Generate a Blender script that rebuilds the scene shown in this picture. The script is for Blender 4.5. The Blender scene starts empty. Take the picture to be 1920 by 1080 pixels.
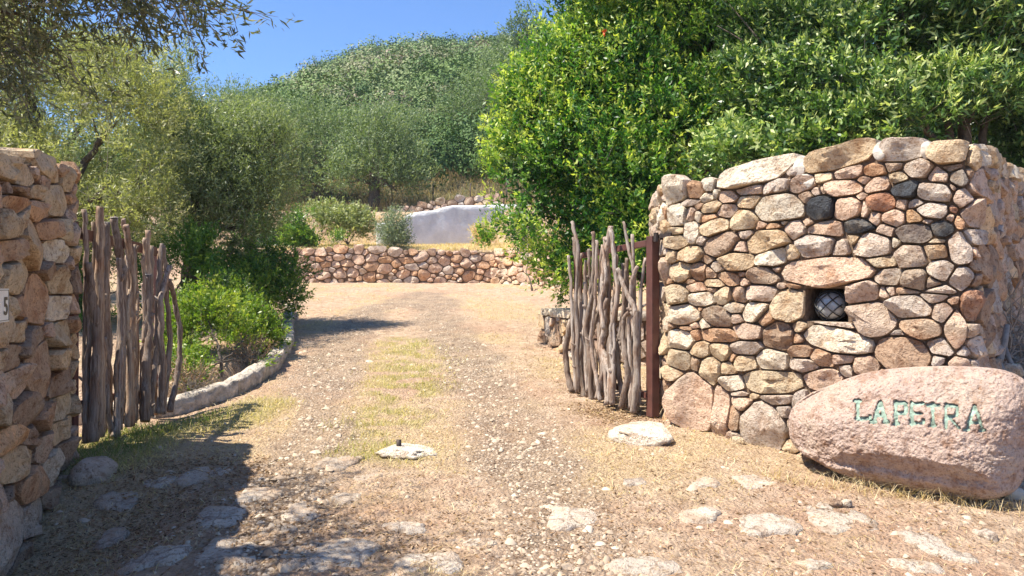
import bpy, bmesh, math, random
import numpy as np
from mathutils import Vector, Matrix, noise
rng = np.random.default_rng(7)
random.seed(7)
sc = bpy.context.scene
COL = sc.collection
# ------------------------------------------------------------------ camera, sky, sun
EYE = 1.5; F = 1400.0
cam_d = bpy.data.cameras.new('camera'); cam = bpy.data.objects.new('camera', cam_d); COL.objects.link(cam)
cam.location = (0, 0, EYE); cam.rotation_euler = (math.pi/2, 0, 0)
cam_d.sensor_width = 36; cam_d.lens = F/1920*36; cam_d.clip_end = 3000; cam_d.clip_start = .05
sc.camera = cam
SUN_EL = math.radians(60); SAZ = math.atan2(-1.0, -0.26)
SV = Vector((math.sin(SAZ)*math.cos(SUN_EL), math.cos(SAZ)*math.cos(SUN_EL), math.sin(SUN_EL)))
sun_d = bpy.data.lights.new('sun', 'SUN'); sun_d.energy = 5.0; sun_d.angle = math.radians(.53); sun_d.color = (1, .925, .80)
sun = bpy.data.objects.new('sun', sun_d); COL.objects.link(sun)
sun.rotation_euler = (-SV).to_track_quat('-Z', 'Y').to_euler(); sun.location = (-10, 0, 20)
w = bpy.data.worlds.new('World'); sc.world = w; w.use_nodes = True
nt = w.node_tree; nt.nodes.clear()
sky = nt.nodes.new('ShaderNodeTexSky'); sky.sky_type = 'NISHITA'; sky.sun_disc = False
sky.sun_elevation = SUN_EL; sky.sun_rotation = SAZ; sky.air_density = 1.0; sky.dust_density = .3; sky.ozone_density = 2.5
bg = nt.nodes.new('ShaderNodeBackground'); bg.inputs[1].default_value = .098
wo = nt.nodes.new('ShaderNodeOutputWorld')
smul = nt.nodes.new('ShaderNodeMix'); smul.data_type = 'RGBA'; smul.blend_type = 'MULTIPLY'; smul.inputs[0].default_value = 1
smul.inputs[7].default_value = (.60, .82, 1.12, 1)       # the clear, deep blue of the photograph's sky
nt.links.new(sky.outputs[0], smul.inputs[6]); nt.links.new(smul.outputs[2], bg.inputs[0]); nt.links.new(bg.outputs[0], wo.inputs[0])
sc.view_settings.view_transform = 'Standard'; sc.view_settings.look = 'None'
sc.view_settings.exposure = 1.06; sc.view_settings.gamma = 1

# ------------------------------------------------------------------ helpers
def sst(a, b, x):
    t = np.clip((x-a)/(b-a), 0, 1); return t*t*(3-2*t)
def tag(o, label=None, cat=None, group=None, kind=None):
    if label: o['label'] = label
    if cat: o['category'] = cat
    if group: o['group'] = group
    if kind: o['kind'] = kind
    return o
def empty(name, loc, label, cat, group=None):
    o = bpy.data.objects.new(name, None); COL.objects.link(o); o.location = loc; o.empty_display_size = .1
    return tag(o, label, cat, group)
def link(name, me, mat=None, parent=None, smooth=True):
    o = bpy.data.objects.new(name, me); COL.objects.link(o)
    if mat is not None and len(me.materials) == 0: me.materials.append(mat)
    if parent is not None:
        o.parent = parent; o.matrix_parent_inverse = Matrix.Translation(-parent.location)
    if smooth and len(me.polygons): me.polygons.foreach_set('use_smooth', [True]*len(me.polygons))
    return o
def mesh_np(name, V, Q, tint=None, attrs=None):
    me = bpy.data.meshes.new(name); V = np.asarray(V, np.float32); Q = np.asarray(Q, np.int32)
    n, k = Q.shape
    me.vertices.add(len(V)); me.vertices.foreach_set('co', V.ravel())
    me.loops.add(n*k); me.loops.foreach_set('vertex_index', Q.ravel())
    me.polygons.add(n); me.polygons.foreach_set('loop_start', np.arange(n, dtype=np.int32)*k)
    me.polygons.foreach_set('loop_total', np.full(n, k, np.int32))
    if tint is not None:
        a = me.attributes.new('tint', 'FLOAT', 'FACE'); a.data.foreach_set('value', np.asarray(tint, np.float32))
    for key, arr in (attrs or {}).items():
        a = me.attributes.new(key, 'FLOAT', 'POINT'); a.data.foreach_set('value', np.asarray(arr, np.float32))
    me.update(calc_edges=True); return me
def mesh_py(name, V, Fc):
    me = bpy.data.meshes.new(name); me.from_pydata([tuple(v) for v in V], [], Fc); me.update(); return me
def fbm(X, Y, seed=0, octs=4, f0=1.0):       # cheap numpy value noise in -1..1
    out = np.zeros_like(X, dtype=float); amp = 1; tot = 0
    for o in range(octs):
        f = f0*2**o; x = X*f+seed*17.3+o*5.1; y = Y*f+seed*9.7-o*3.3
        xi = np.floor(x); yi = np.floor(y); fx = x-xi; fy = y-yi
        fx = fx*fx*(3-2*fx); fy = fy*fy*(3-2*fy)
        def hsh(a, b):
            s = np.sin(a*127.1+b*311.7+seed*74.7)*43758.5453; return (s-np.floor(s))*2-1
        v = (hsh(xi, yi)*(1-fx)+hsh(xi+1, yi)*fx)*(1-fy)+(hsh(xi, yi+1)*(1-fx)+hsh(xi+1, yi+1)*fx)*fy
        out += v*amp; tot += amp; amp *= .5
    return out/tot

# ------------------------------------------------------------------ materials
def newmat(name):
    m = bpy.data.materials.new(name); m.use_nodes = True; t = m.node_tree; t.nodes.clear()
    o = t.nodes.new('ShaderNodeOutputMaterial'); b = t.nodes.new('ShaderNodeBsdfPrincipled')
    t.links.new(b.outputs[0], o.inputs[0]); return m, t, b, o
def nnoise(t, scale, detail=6, rough=.6, vec=None, dist=0):
    n = t.nodes.new('ShaderNodeTexNoise'); n.inputs['Scale'].default_value = scale
    n.inputs['Detail'].default_value = detail; n.inputs['Roughness'].default_value = rough; n.inputs['Distortion'].default_value = dist
    if vec is not None: t.links.new(vec, n.inputs['Vector'])
    return n
def ramp(t, fac, stops):
    r = t.nodes.new('ShaderNodeValToRGB'); e = r.color_ramp.elements
    while len(e) < len(stops): e.new(.5)
    for i, (p, c) in enumerate(stops):
        e[i].position = p; e[i].color = (*c, 1) if len(c) == 3 else c
    t.links.new(fac, r.inputs[0]); return r
def mix(t, a, b, fac, mode='MIX'):
    m = t.nodes.new('ShaderNodeMix'); m.data_type = 'RGBA'; m.blend_type = mode
    for sock, v in ((m.inputs[0], fac), (m.inputs[6], a), (m.inputs[7], b)):
        if hasattr(v, 'links'): t.links.new(v, sock)
        elif isinstance(v, tuple): sock.default_value = (*v, 1)[:4]
        else: sock.default_value = v
    return m.outputs[2]
def math_(t, op, a, b=0.0):
    m = t.nodes.new('ShaderNodeMath'); m.operation = op
    for s, v in ((m.inputs[0], a), (m.inputs[1], b)):
        if hasattr(v, 'links'): t.links.new(v, s)
        else: s.default_value = v
    return m.outputs[0]
def bump(t, b, h, dist, strength=1.0, prev=None):
    n = t.nodes.new('ShaderNodeBump'); n.inputs['Distance'].default_value = dist; n.inputs['Strength'].default_value = strength
    t.links.new(h, n.inputs['Height'])
    if prev is not None: t.links.new(prev, n.inputs['Normal'])
    t.links.new(n.outputs[0], b.inputs['Normal']); return n.outputs[0]

def stone_material(name, scale=1.0, bd=.012, lichen=.5):
    m, t, b, o = newmat(name)
    tc = t.nodes.new('ShaderNodeNewGeometry'); P = tc.outputs['Position']
    oi = t.nodes.new('ShaderNodeObjectInfo')
    n1 = nnoise(t, 9*scale, 5, .65, P); n2 = nnoise(t, 55*scale, 3, .7, P); n3 = nnoise(t, 3.5*scale, 4, .6, P, .5)
    v = t.nodes.new('ShaderNodeTexVoronoi'); v.inputs['Scale'].default_value = 130*scale; t.links.new(P, v.inputs['Vector'])
    c = mix(t, oi.outputs['Color'], (1.25, 1.12, .95), ramp(t, n1.outputs[0], [(.35, (0, 0, 0)), (.75, (.32, .32, .32))]).outputs[0], 'MULTIPLY')
    c = mix(t, c, (.55, .47, .36), ramp(t, n3.outputs[0], [(.5, (0, 0, 0)), (.68, (lichen, lichen, lichen))]).outputs[0])
    c = mix(t, c, (.62, .47, .36), ramp(t, n1.outputs[0], [(.32, (.9, .9, .9)), (.5, (0, 0, 0))]).outputs[0], 'MULTIPLY')
    n5 = nnoise(t, 24*scale, 5, .75, P)
    c = mix(t, c, (1.4, 1.3, 1.15), ramp(t, n5.outputs[0], [(.52, (0, 0, 0)), (.7, (.6, .6, .6))]).outputs[0], 'MULTIPLY')
    c = mix(t, c, (.55, .44, .36), ramp(t, n5.outputs[0], [(.32, (.8, .8, .8)), (.44, (0, 0, 0))]).outputs[0], 'MULTIPLY')
    c = mix(t, c, (.42, .32, .25), ramp(t, n2.outputs[0], [(.33, (.8, .8, .8)), (.46, (0, 0, 0))]).outputs[0], 'MULTIPLY')
    c = mix(t, c, (1.35, 1.3, 1.25), ramp(t, v.outputs['Distance'], [(.1, (.55, .55, .55)), (.35, (0, 0, 0))]).outputs[0], 'MULTIPLY')
    t.links.new(c, b.inputs['Base Color']); b.inputs['Roughness'].default_value = .92
    b.inputs['Specular IOR Level'].default_value = .25
    h = math_(t, 'ADD', math_(t, 'ADD', math_(t, 'MULTIPLY', n1.outputs[0], 1.3), math_(t, 'MULTIPLY', n5.outputs[0], 1.1)), math_(t, 'MULTIPLY', n2.outputs[0], .55))
    nf = nnoise(t, 170*scale, 2, .6, P); h = math_(t, 'ADD', h, math_(t, 'MULTIPLY', nf.outputs[0], .22))
    bump(t, b, h, bd); return m
M = {}
M['stone'] = stone_material('granite', 1.0, .032)
M['stone_far'] = stone_material('granite_far', .6, .02)
def simple(name, col, rough=.8, metal=0, nscale=20, var=.3, bd=.003, spec=.4):
    m, t, b, o = newmat(name); g = t.nodes.new('ShaderNodeNewGeometry')
    n = nnoise(t, nscale, 6, .65, g.outputs['Position'])
    lo = tuple(x*(1-var) for x in col); hi = tuple(min(1, x*(1+var)) for x in col)
    t.links.new(ramp(t, n.outputs[0], [(.3, lo), (.7, hi)]).outputs[0], b.inputs['Base Color'])
    b.inputs['Roughness'].default_value = rough; b.inputs['Metallic'].default_value = metal
    b.inputs['Specular IOR Level'].default_value = spec
    bump(t, b, n.outputs[0], bd); return m
M['mortar'] = simple('earth_mortar', (.17, .115, .075), .95, 0, 30, .5, .02)
M['white_mortar'] = simple('lime_mortar', (.54, .48, .40), .9, 0, 18, .2, .015)
M['steel'] = simple('rust_brown_paint', (.105, .042, .032), .5, 0, 12, .3, .001, .5)
M['iron'] = simple('dark_iron', (.06, .045, .04), .6, .4, 40, .4, .002)
M['black'] = simple('black_metal', (.02, .02, .02), .45, 0, 40, .3, .001)
M['plate'] = simple('enamel_white', (.75, .74, .7), .3, 0, 20, .05, .0005)
M['ink'] = simple('black_enamel', (.015, .015, .015), .4, 0, 20, .1, .0)
M['plaster'] = simple('old_white_plaster', (.74, .73, .72), .9, 0, 2.2, .2, .06)
M['curb'] = simple('whitewashed_stone', (.52, .45, .36), .92, 0, 13, .55, .05)
M['whiterock'] = simple('white_rock', (.55, .48, .385), .9, 0, 7, .22, .03)
M['bark'] = simple('olive_bark', (.11, .085, .065), .95, 0, 25, .5, .03)
M['twig'] = simple('grey_twig', (.28, .24, .20), .9, 0, 30, .3, .004)
M['teal'] = simple('worn_teal_paint', (.23, .315, .25), .85, 0, 30, .6, .012)
# glass of lamp
m, t, b, o = newmat('frosted_glass'); b.inputs['Base Color'].default_value = (.34, .35, .35, 1); b.inputs['Roughness'].default_value = .22
b.inputs['Coat Weight'].default_value = .6; M['glass'] = m
# weathered wood
def wood_material():
    m, t, b, o = newmat('weathered_wood'); g = t.nodes.new('ShaderNodeTexCoord'); oi = t.nodes.new('ShaderNodeObjectInfo')
    mp = t.nodes.new('ShaderNodeMapping'); mp.inputs['Scale'].default_value = (60, 60, 2.5)
    ge = t.nodes.new('ShaderNodeNewGeometry'); t.links.new(ge.outputs['Position'], mp.inputs['Vector'])
    n = nnoise(t, 1.0, 5, .7, mp.outputs[0], .8); n2 = nnoise(t, 5, 4, .6, ge.outputs['Position'])
    c = mix(t, oi.outputs['Color'], (.42, .33, .27), ramp(t, n.outputs[0], [(.38, (1, 1, 1)), (.6, (0, 0, 0))]).outputs[0], 'MULTIPLY')
    c = mix(t, c, (.75, .5, .34), ramp(t, n2.outputs[0], [(.45, (0, 0, 0)), (.72, (.8, .8, .8))]).outputs[0], 'MULTIPLY')
    t.links.new(c, b.inputs['Base Color']); b.inputs['Roughness'].default_value = .85
    bump(t, b, math_(t, 'ADD', n.outputs[0], n2.outputs[0]), .01); return m
M['wood'] = wood_material()
def leaf_material(name, stops, rough=.45, trans=.35, spec=.4):
    m = bpy.data.materials.new(name); m.use_nodes = True; t = m.node_tree; t.nodes.clear()
    o = t.nodes.new('ShaderNodeOutputMaterial'); b = t.nodes.new('ShaderNodeBsdfPrincipled')
    a = t.nodes.new('ShaderNodeAttribute'); a.attribute_name = 'tint'
    r = ramp(t, a.outputs['Fac'], stops)
    t.links.new(r.outputs[0], b.inputs['Base Color']); b.inputs['Roughness'].default_value = rough
    b.inputs['Specular IOR Level'].default_value = spec
    tr = t.nodes.new('ShaderNodeBsdfTranslucent')
    t.links.new(mix(t, r.outputs[0], (1.5, 1.6, .7), 1.0, 'MULTIPLY'), tr.inputs['Color'])
    mx = t.nodes.new('ShaderNodeMixShader'); mx.inputs[0].default_value = trans
    t.links.new(b.outputs[0], mx.inputs[1]); t.links.new(tr.outputs[0], mx.inputs[2]); t.links.new(mx.outputs[0], o.inputs[0])
    return m
M['olive'] = leaf_material('olive_leaf', [(0, (.09, .12, .05)), (.4, (.19, .24, .11)), (.75, (.33, .38, .21)), (1, (.55, .57, .40))], .45, .35)
M['olive_y'] = leaf_material('olive_leaf_yellowish', [(0, (.09, .11, .04)), (.4, (.25, .27, .10)), (.75, (.42, .42, .21)), (1, (.64, .62, .42))], .45, .4)
M['olive_far'] = leaf_material('olive_leaf_far', [(0, (.06, .10, .035)), (.5, (.15, .21, .085)), (1, (.36, .42, .23))], .55, .3)
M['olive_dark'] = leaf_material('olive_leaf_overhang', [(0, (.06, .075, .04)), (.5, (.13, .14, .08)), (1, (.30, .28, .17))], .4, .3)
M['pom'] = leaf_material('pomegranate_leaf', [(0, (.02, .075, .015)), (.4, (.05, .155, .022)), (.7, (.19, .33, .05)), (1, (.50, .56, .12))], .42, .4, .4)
M['mastic'] = leaf_material('mastic_leaf', [(0, (.025, .06, .02)), (.45, (.07, .15, .035)), (.75, (.22, .33, .08)), (1, (.56, .62, .25))], .38, .34, .5)
M['bush_y'] = leaf_material('bed_bush_leaf', [(0, (.04, .09, .015)), (.5, (.14, .24, .03)), (1, (.38, .42, .07))], .4, .4)
M['bush_d'] = leaf_material('bed_bush_dark_leaf', [(0, (.03, .09, .02)), (.5, (.09, .20, .03)), (1, (.34, .44, .07))], .35, .35)
M['sage'] = leaf_material('sage_leaf', [(0, (.09, .13, .07)), (.5, (.2, .25, .15)), (1, (.36, .4, .28))], .6, .25)
M['variegated'] = leaf_material('variegated_leaf', [(0, (.08, .13, .04)), (.5, (.25, .29, .1)), (1, (.5, .5, .28))], .5, .3)
M['scrub'] = leaf_material('scrub_leaf', [(0, (.022, .055, .012)), (.35, (.065, .135, .02)), (.6, (.13, .20, .04)), (.8, (.19, .24, .09)), (1, (.30, .23, .16))], .7, .04)
M['straw'] = leaf_material('dry_grass', [(0, (.34, .23, .12)), (.45, (.60, .46, .26)), (1, (.78, .67, .45))], .7, .3)
M['ggrass'] = leaf_material('half_dry_grass', [(0, (.10, .17, .035)), (.5, (.33, .33, .11)), (1, (.62, .51, .28))], .6, .35)
M['slope'] = leaf_material('tall_dry_grass', [(0, (.20, .17, .07)), (.45, (.36, .25, .15)), (1, (.56, .45, .28))], .7, .3)
M['litter'] = leaf_material('leaf_litter', [(0, (.12, .07, .04)), (.5, (.30, .18, .09)), (1, (.55, .40, .24))], .8, .1)
M['petal'] = simple('orange_petal', (.8, .12, .03), .5, 0, 20, .1, .0)
M['pebble'] = leaf_material('gravel_stone', [(0, (.22, .16, .11)), (.5, (.44, .34, .245)), (1, (.58, .49, .375))], .9, 0.0, .2)

# ------------------------------------------------------------------ terrain height
def curbx_of_y(y):      # inner edge line of the left garden bed
    return np.interp(y, [5.9, 6.3, 6.9, 8.0, 9.5, 11, 13, 16, 20], [-4.2, -2.95, -2.56, -2.55, -2.85, -3.3, -3.85, -4.9, -6.3])
def wall_back_y(x):     # retaining wall line
    return np.interp(x, [-30, -12, -5.7, -.585, 1.15, 3.2, 6, 30], [20.5, 20.5, 20.6, 20.5, 18.6, 16.4, 15.0, 13])
RX = [-260, -150, -100, -70, -53.6, -49, -45, -38.6, -33, -28, -17, -6.4, 4, 30, 80, 160, 260]
RZ = [5, 8, 16, 25, 33.5, 35.8, 37.8, 40.5, 42.8, 44.3, 45.6, 46.3, 47, 49, 43, 30, 15]
DH = 150.0
def H0(x, y):
    x = np.asarray(x, float); y = np.asarray(y, float)
    z = .08*np.clip(y, 0, 22) + .02*np.clip(y, -20, 0)
    # small relief of the drive
    z = z + .018*fbm(x, y, 3, 3, .8)*sst(1, 3, y) + .01*fbm(x, y, 5, 3, 3)
    z = z - .085*sst(-2.2, -2.9, x)*sst(5.2, 6.1, y)*sst(8.5, 7, y)
    z = z - .20*sst(-1.5, -2.3, x)*sst(4.9, 3.8, y)*sst(-2, 1, y)
    bed = sst(0.02, .22, curbx_of_y(y)-x-.1)*sst(6.0, 6.5, y)*sst(-14, -9, x)
    z = z + .22*bed
    z = z + .45*sst(2.75, 3.7, x)*sst(4.0, 5.2, y)
    # terrace behind the retaining wall
    k = y-wall_back_y(x)
    st = sst(.12, .3, k)
    z = z*(1-st) + st*(2.52+.1*np.clip(k, 0, 3.2))
    up = sst(3.3, 4.1, k)*st
    z = z*(1-up) + up*(3.9+.12*np.clip(k-3.3, 0, 10))
    # hill
    R = np.interp(x*DH/np.clip(y, 60, DH)*.999, RX, RZ)*np.interp(y, [0, 150, 400], [1, 1, .55])
    tt = np.clip((y-27)/(DH-27), 0, 1)
    hz = 4.4+(R-4.4)*(tt**.92)
    hz = hz - .0009*np.clip(y-DH, 0, 400)**2*.3
    hz = hz + 1.4*fbm(x, y, 11, 3, .06)*sst(35, 70, y)*sst(160,110,y)
    q = sst(25.5, 30, y)
    return z*(1-q)+hz*q
def Hs(x, y): return float(H0(x, y))
def G(px, py):           # photo pixel -> ground point
    rx = (px-960)/F; rz = (540-py)/F; lo, hi = 1.0, 200.0; d = 1.0
    prev = 1.0
    ds = np.concatenate([np.arange(1, 30, .02)])
    f = EYE+rz*ds-H0(rx*ds, ds)
    i = int(np.argmax(f < 0)) if (f < 0).any() else len(ds)-1
    if i > 0:
        a, c = f[i-1], f[i]; d = ds[i-1]+.02*a/(a-c) if a != c else ds[i]
    else: d = ds[0]
    return Vector((rx*d, d, EYE+rz*d))
def P(px, py, d): return Vector(((px-960)/F*d, d, EYE+(540-py)/F*d))

# ------------------------------------------------------------------ surface masks
def seg_dist(X, Y, pts):
    D = np.full(np.shape(X), 1e9)
    for (ax, ay), (bx, by) in zip(pts[:-1], pts[1:]):
        vx, vy = bx-ax, by-ay; L = vx*vx+vy*vy
        t = np.clip(((X-ax)*vx+(Y-ay)*vy)/L, 0, 1); D = np.minimum(D, np.hypot(X-ax-t*vx, Y-ay-t*vy))
    return D
def gp(l): return [tuple(G(a, b))[:2] for a, b in l]
TR1 = gp([(480, 1075), (530, 950), (580, 850), (600, 740), (640, 640), (700, 580), (800, 550)])
TR2 = gp([(1080, 1075), (1040, 950), (985, 850), (930, 760), (890, 690), (850, 640), (820, 590), (800, 550)])
def masks(X, Y):
    nz = fbm(X, Y, 21, 4, 1.3); nf = fbm(X, Y, 22, 3, 6)
    d1 = seg_dist(X, Y, TR1); d2 = seg_dist(X, Y, TR2)
    ww = .22+.012*Y
    gr = np.maximum(sst(1.3, .5, d1/ww+nz*.7), sst(1.45, .5, d2/(ww*1.15)+nz*.7))
    gr = gr*(.55+.45*sst(-.3, .3, nf))
    mid = seg_dist(X, Y, gp([(700, 790), (760, 740), (790, 700), (780, 640)]))
    lf = seg_dist(X, Y, gp([(200, 860), (300, 810), (430, 790), (500, 760)]))
    grass = np.maximum(sst(.62, .1, mid+nz*.45)*sst(-.35, .15, nf), sst(.5, .15, lf+nz*.2))
    grass = np.maximum(grass, .8*sst(.3, .05, seg_dist(X, Y, gp([(660, 850), (760, 850)]))+nz*.1))
    green = np.maximum(sst(.4, .1, seg_dist(X, Y, gp([(200, 850), (300, 800), (370, 790)]))+nz*.12), .5*sst(.32, .05, seg_dist(X, Y, gp([(650, 850), (720, 840)]))))
    green = np.maximum(green, .28*sst(.35, .05, mid+nz*.2))
    dryp = sst(-.05, .45, fbm(X, Y, 31, 4, .9)+.1-.25*sst(5.5, 3.5, Y))*(1-gr)
    return gr, np.clip(grass, 0, 1)*(1-gr*.6), np.clip(green, 0, 1), dryp

# ------------------------------------------------------------------ ground + hill sheets
def axis(segs):
    out = []
    for a, b_, s in segs: out += list(np.arange(a, b_, s))
    out.append(segs[-1][1]); return np.array(out)
gx = axis([(-600, -100, 50), (-100, -20, 5), (-20, -7, .6), (-7, -3.6, .12), (-3.6, 3.6, .035), (3.6, 7, .12), (7, 20, .6), (20, 100, 5), (100, 600, 50)])
gy = axis([(-60, -5, 4), (-5, 2.4, .4), (2.4, 8, .035), (8, 14, .07), (14, 28, .14)])
def sheet(name, xs, ys, relief=True):
    X, Y = np.meshgrid(xs, ys); Z = H0(X, Y)
    at = None
    if relief:
        gr, ga, gn, dp = masks(X, Y)
        Z = Z + sst(2, 3, Y)*(.009*fbm(X, Y, 41, 2, 14)*(1+gr) + .016*fbm(X, Y, 43, 3, 4))
        at = dict(gravel=gr.ravel(), grass=ga.ravel(), green=gn.ravel(), dry=dp.ravel())
    nx, ny = len(xs), len(ys)
    V = np.stack([X.ravel(), Y.ravel(), Z.ravel()], 1)
    i = (np.arange(ny-1)[:, None]*nx+np.arange(nx-1)[None]).ravel()
    return mesh_np(name, V, np.stack([i, i+1, i+nx+1, i+nx], 1), None, at)
def ground_material():
    m, t, b, o = newmat('dry_earth_drive'); g = t.nodes.new('ShaderNodeNewGeometry'); Pn = g.outputs['Position']
    def at(n):
        a = t.nodes.new('ShaderNodeAttribute'); a.attribute_name = n; return a.outputs['Fac']
    n1 = nnoise(t, .9, 6, .65, Pn); n2 = nnoise(t, 7, 7, .7, Pn); n3 = nnoise(t, 45, 5, .75, Pn)
    soil = ramp(t, n2.outputs[0], [(.3, (.37, .25, .165)), (.5, (.56, .405, .28)), (.7, (.69, .54, .395))]).outputs[0]
    soil = mix(t, soil, (.50, .315, .21), ramp(t, n1.outputs[0], [(.48, (0, 0, 0)), (.62, (.6, .6, .6))]).outputs[0])
    straw = ramp(t, n3.outputs[0], [(.3, (.36, .25, .13)), (.55, (.62, .47, .28)), (.75, (.74, .61, .42))]).outputs[0]
    c = mix(t, soil, straw, math_(t, 'MULTIPLY', at('dry'), .65))
    n6 = nnoise(t, 16, 6, .8, Pn, .6)
    c = mix(t, c, (.62, .5, .42), ramp(t, n6.outputs[0], [(.34, (.8, .8, .8)), (.46, (0, 0, 0))]).outputs[0], 'MULTIPLY')
    c = mix(t, c, (1.35, 1.32, 1.27), ramp(t, n6.outputs[0], [(.50, (0, 0, 0)), (.64, (.8, .8, .8))]).outputs[0], 'MULTIPLY')
    grass = ramp(t, n3.outputs[0], [(.3, (.22, .19, .06)), (.6, (.50, .42, .19)), (.8, (.60, .50, .28))]).outputs[0]
    c = mix(t, c, grass, math_(t, 'MULTIPLY', at('grass'), .8))
    v = t.nodes.new('ShaderNodeTexVoronoi'); v.inputs['Scale'].default_value = 48; t.links.new(Pn, v.inputs['Vector'])
    vg = ramp(t, v.outputs['Color'], [(.2, (.36, .275, .20)), (.55, (.53, .42, .31)), (.85, (.68, .58, .46))]).outputs[0]
    vg = mix(t, vg, (.22, .15, .1), ramp(t, v.outputs['Distance'], [(.3, (0, 0, 0)), (.6, (.9, .9, .9))]).outputs[0])
    c = mix(t, c, vg, math_(t, 'MULTIPLY', at('gravel'), .85))
    c = mix(t, c, (.5, .4, .33), ramp(t, n3.outputs[0], [(.30, (.8, .8, .8)), (.42, (0, 0, 0))]).outputs[0], 'MULTIPLY')
    t.links.new(c, b.inputs['Base Color']); b.inputs['Roughness'].default_value = .97; b.inputs['Specular IOR Level'].default_value = .1
    h = math_(t, 'ADD', math_(t, 'MULTIPLY', n2.outputs[0], .6), math_(t, 'MULTIPLY', n3.outputs[0], .5))
    h = math_(t, 'SUBTRACT', h, math_(t, 'MULTIPLY', v.outputs['Distance'], .5)); h = math_(t, 'ADD', h, math_(t, 'MULTIPLY', n6.outputs[0], .9))
    bump(t, b, h, .045); return m
M['ground'] = ground_material()
ground = link('ground', sheet('ground', gx, gy), M['ground']); tag(ground, kind='structure')
hx = axis([(-600, -200, 25), (-200, -80, 6), (-80, 60, 1.6), (60, 200, 8), (200, 600, 40)])
hy = axis([(28, 60, 1), (60, 200, 3), (200, 400, 20), (400, 900, 100)])
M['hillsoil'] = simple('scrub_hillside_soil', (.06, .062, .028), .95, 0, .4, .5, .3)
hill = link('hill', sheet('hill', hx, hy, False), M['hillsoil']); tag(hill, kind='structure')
M['ground'].name = 'dry_earth_drive'

# ------------------------------------------------------------------ stone walls
C = dict(w=(.84, .76, .64), c=(.70, .61, .48), t=(.62, .485, .32), p=(.60, .44, .33), o=(.54, .35, .22), g=(.54, .455, .38),
         b=(.38, .27, .19), d=(.055, .06, .068), y=(.64, .43, .25), e=(.16, .13, .115), r=(.45, .25, .16))
class Path:
    def __init__(s, pts, sub=12, smooth=True):
        pts = [Vector(p) for p in pts]
        if smooth:
            out = []
            for i in range(len(pts)-1):
                p0 = pts[max(i-1, 0)]; p1 = pts[i]; p2 = pts[i+1]; p3 = pts[min(i+2, len(pts)-1)]
                for k in range(sub):
                    t = k/sub
                    q = .5*((2*p1)+(p2-p0)*t+(2*p0-5*p1+4*p2-p3)*t*t+(3*p1-p0-3*p2+p3)*t**3)
                    l = p1.lerp(p2, t); out.append(l.lerp(q, .5))
            out.append(pts[-1]); pts = out
        s.p = np.array([tuple(p) for p in pts]); d = np.diff(s.p, axis=0)
        s.u = np.concatenate([[0], np.cumsum(np.hypot(d[:, 0], d[:, 1]))]); s.L = s.u[-1]
        r = s.p[:, 0]/s.p[:, 1]; s.r = r
    def at(s, u):
        x = np.interp(u, s.u, s.p[:, 0]); y = np.interp(u, s.u, s.p[:, 1]); e = .03
        a, c = np.clip(u-e, 0, s.L), np.clip(u+e, 0, s.L)
        tx = np.interp(c, s.u, s.p[:, 0])-np.interp(a, s.u, s.p[:, 0]); ty = np.interp(c, s.u, s.p[:, 1])-np.interp(a, s.u, s.p[:, 1])
        n = np.hypot(tx, ty)+1e-9
        return x, y, ty/n, -tx/n          # outward normal = right of travel
    def map(s, u, v, off):                # extrapolates past the ends
        x, y, nx, ny = s.at(u)
        over = np.minimum(u, 0)+np.maximum(u-s.L, 0)
        x = x-ny*over; y = y+nx*over
        return np.stack([x+nx*off, y+ny*off, v], -1)
    def pix(s, px, py):
        r = (px-960)/F
        i0 = int(np.argmin(s.r)); i1 = int(np.argmax(s.r)); u = float(np.interp(r, s.r[i0:i1+1], s.u[i0:i1+1]))
        y = float(np.interp(u, s.u, s.p[:, 1]))
        return u, EYE+(540-py)/F*y, y
def clip_poly(poly, n, c):               # keep n.x <= c
    out = []
    for i in range(len(poly)):
        a = poly[i]; b = poly[(i+1) % len(poly)]
        da = a@n-c; db = b@n-c
        if da <= 0: out.append(a)
        if (da < 0 < db) or (db < 0 < da): out.append(a+(b-a)*(da/(da-db)))
    return out
def cov(st):
    c, s = math.cos(st['rot']), math.sin(st['rot']); R = np.array([[c, -s], [s, c]])
    return R@np.diag([st['a']**2, st['b']**2])@R.T
def polys_of(stones, joint, infl=1.26):
    ctr = np.array([[s['u'], s['v']] for s in stones]); S = [cov(s) for s in stones]
    rad = np.array([max(s['a'], s['b']) for s in stones]); out = []
    for i, s in enumerate(stones):
        if s.get('poly') is not None: out.append(s['poly']); continue
        c, sn = math.cos(s['rot']), math.sin(s['rot']); poly = []
        ex = s.get('ex', random.uniform(2.6, 6.0)); ph = random.uniform(0, 6.28)
        for k in range(18):
            a = 2*math.pi*k/18; ca, sa = math.cos(a), math.sin(a)
            r = (abs(ca)**ex+abs(sa)**ex)**(-1/ex)*(1.04 if s.get('cope') else infl)*(1+.05*math.sin(2*a+ph)+.06*math.sin(3*a+2*ph)+random.uniform(-.09, .06))
            x, y = r*ca*s['a'], r*sa*s['b']; poly.append(ctr[i]+np.array([x*c-y*sn, x*sn+y*c]))
        dd = np.hypot(*(ctr-ctr[i]).T)
        for j in np.where((dd < (rad+rad[i])*1.5))[0]:
            if j == i: continue
            dv = ctr[j]-ctr[i]; n = np.linalg.solve(S[i]+S[j], dv); n /= np.linalg.norm(n)+1e-12
            ei = math.sqrt(n@S[i]@n); ej = math.sqrt(n@S[j]@n); c0 = ctr[i]@n+(dv@n)*ei/(ei+ej)-joint/2
            poly = clip_poly(poly, n, c0)
            if len(poly) < 3: break
        out.append(np.array(poly) if len(poly) >= 3 else None)
    return out
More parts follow.
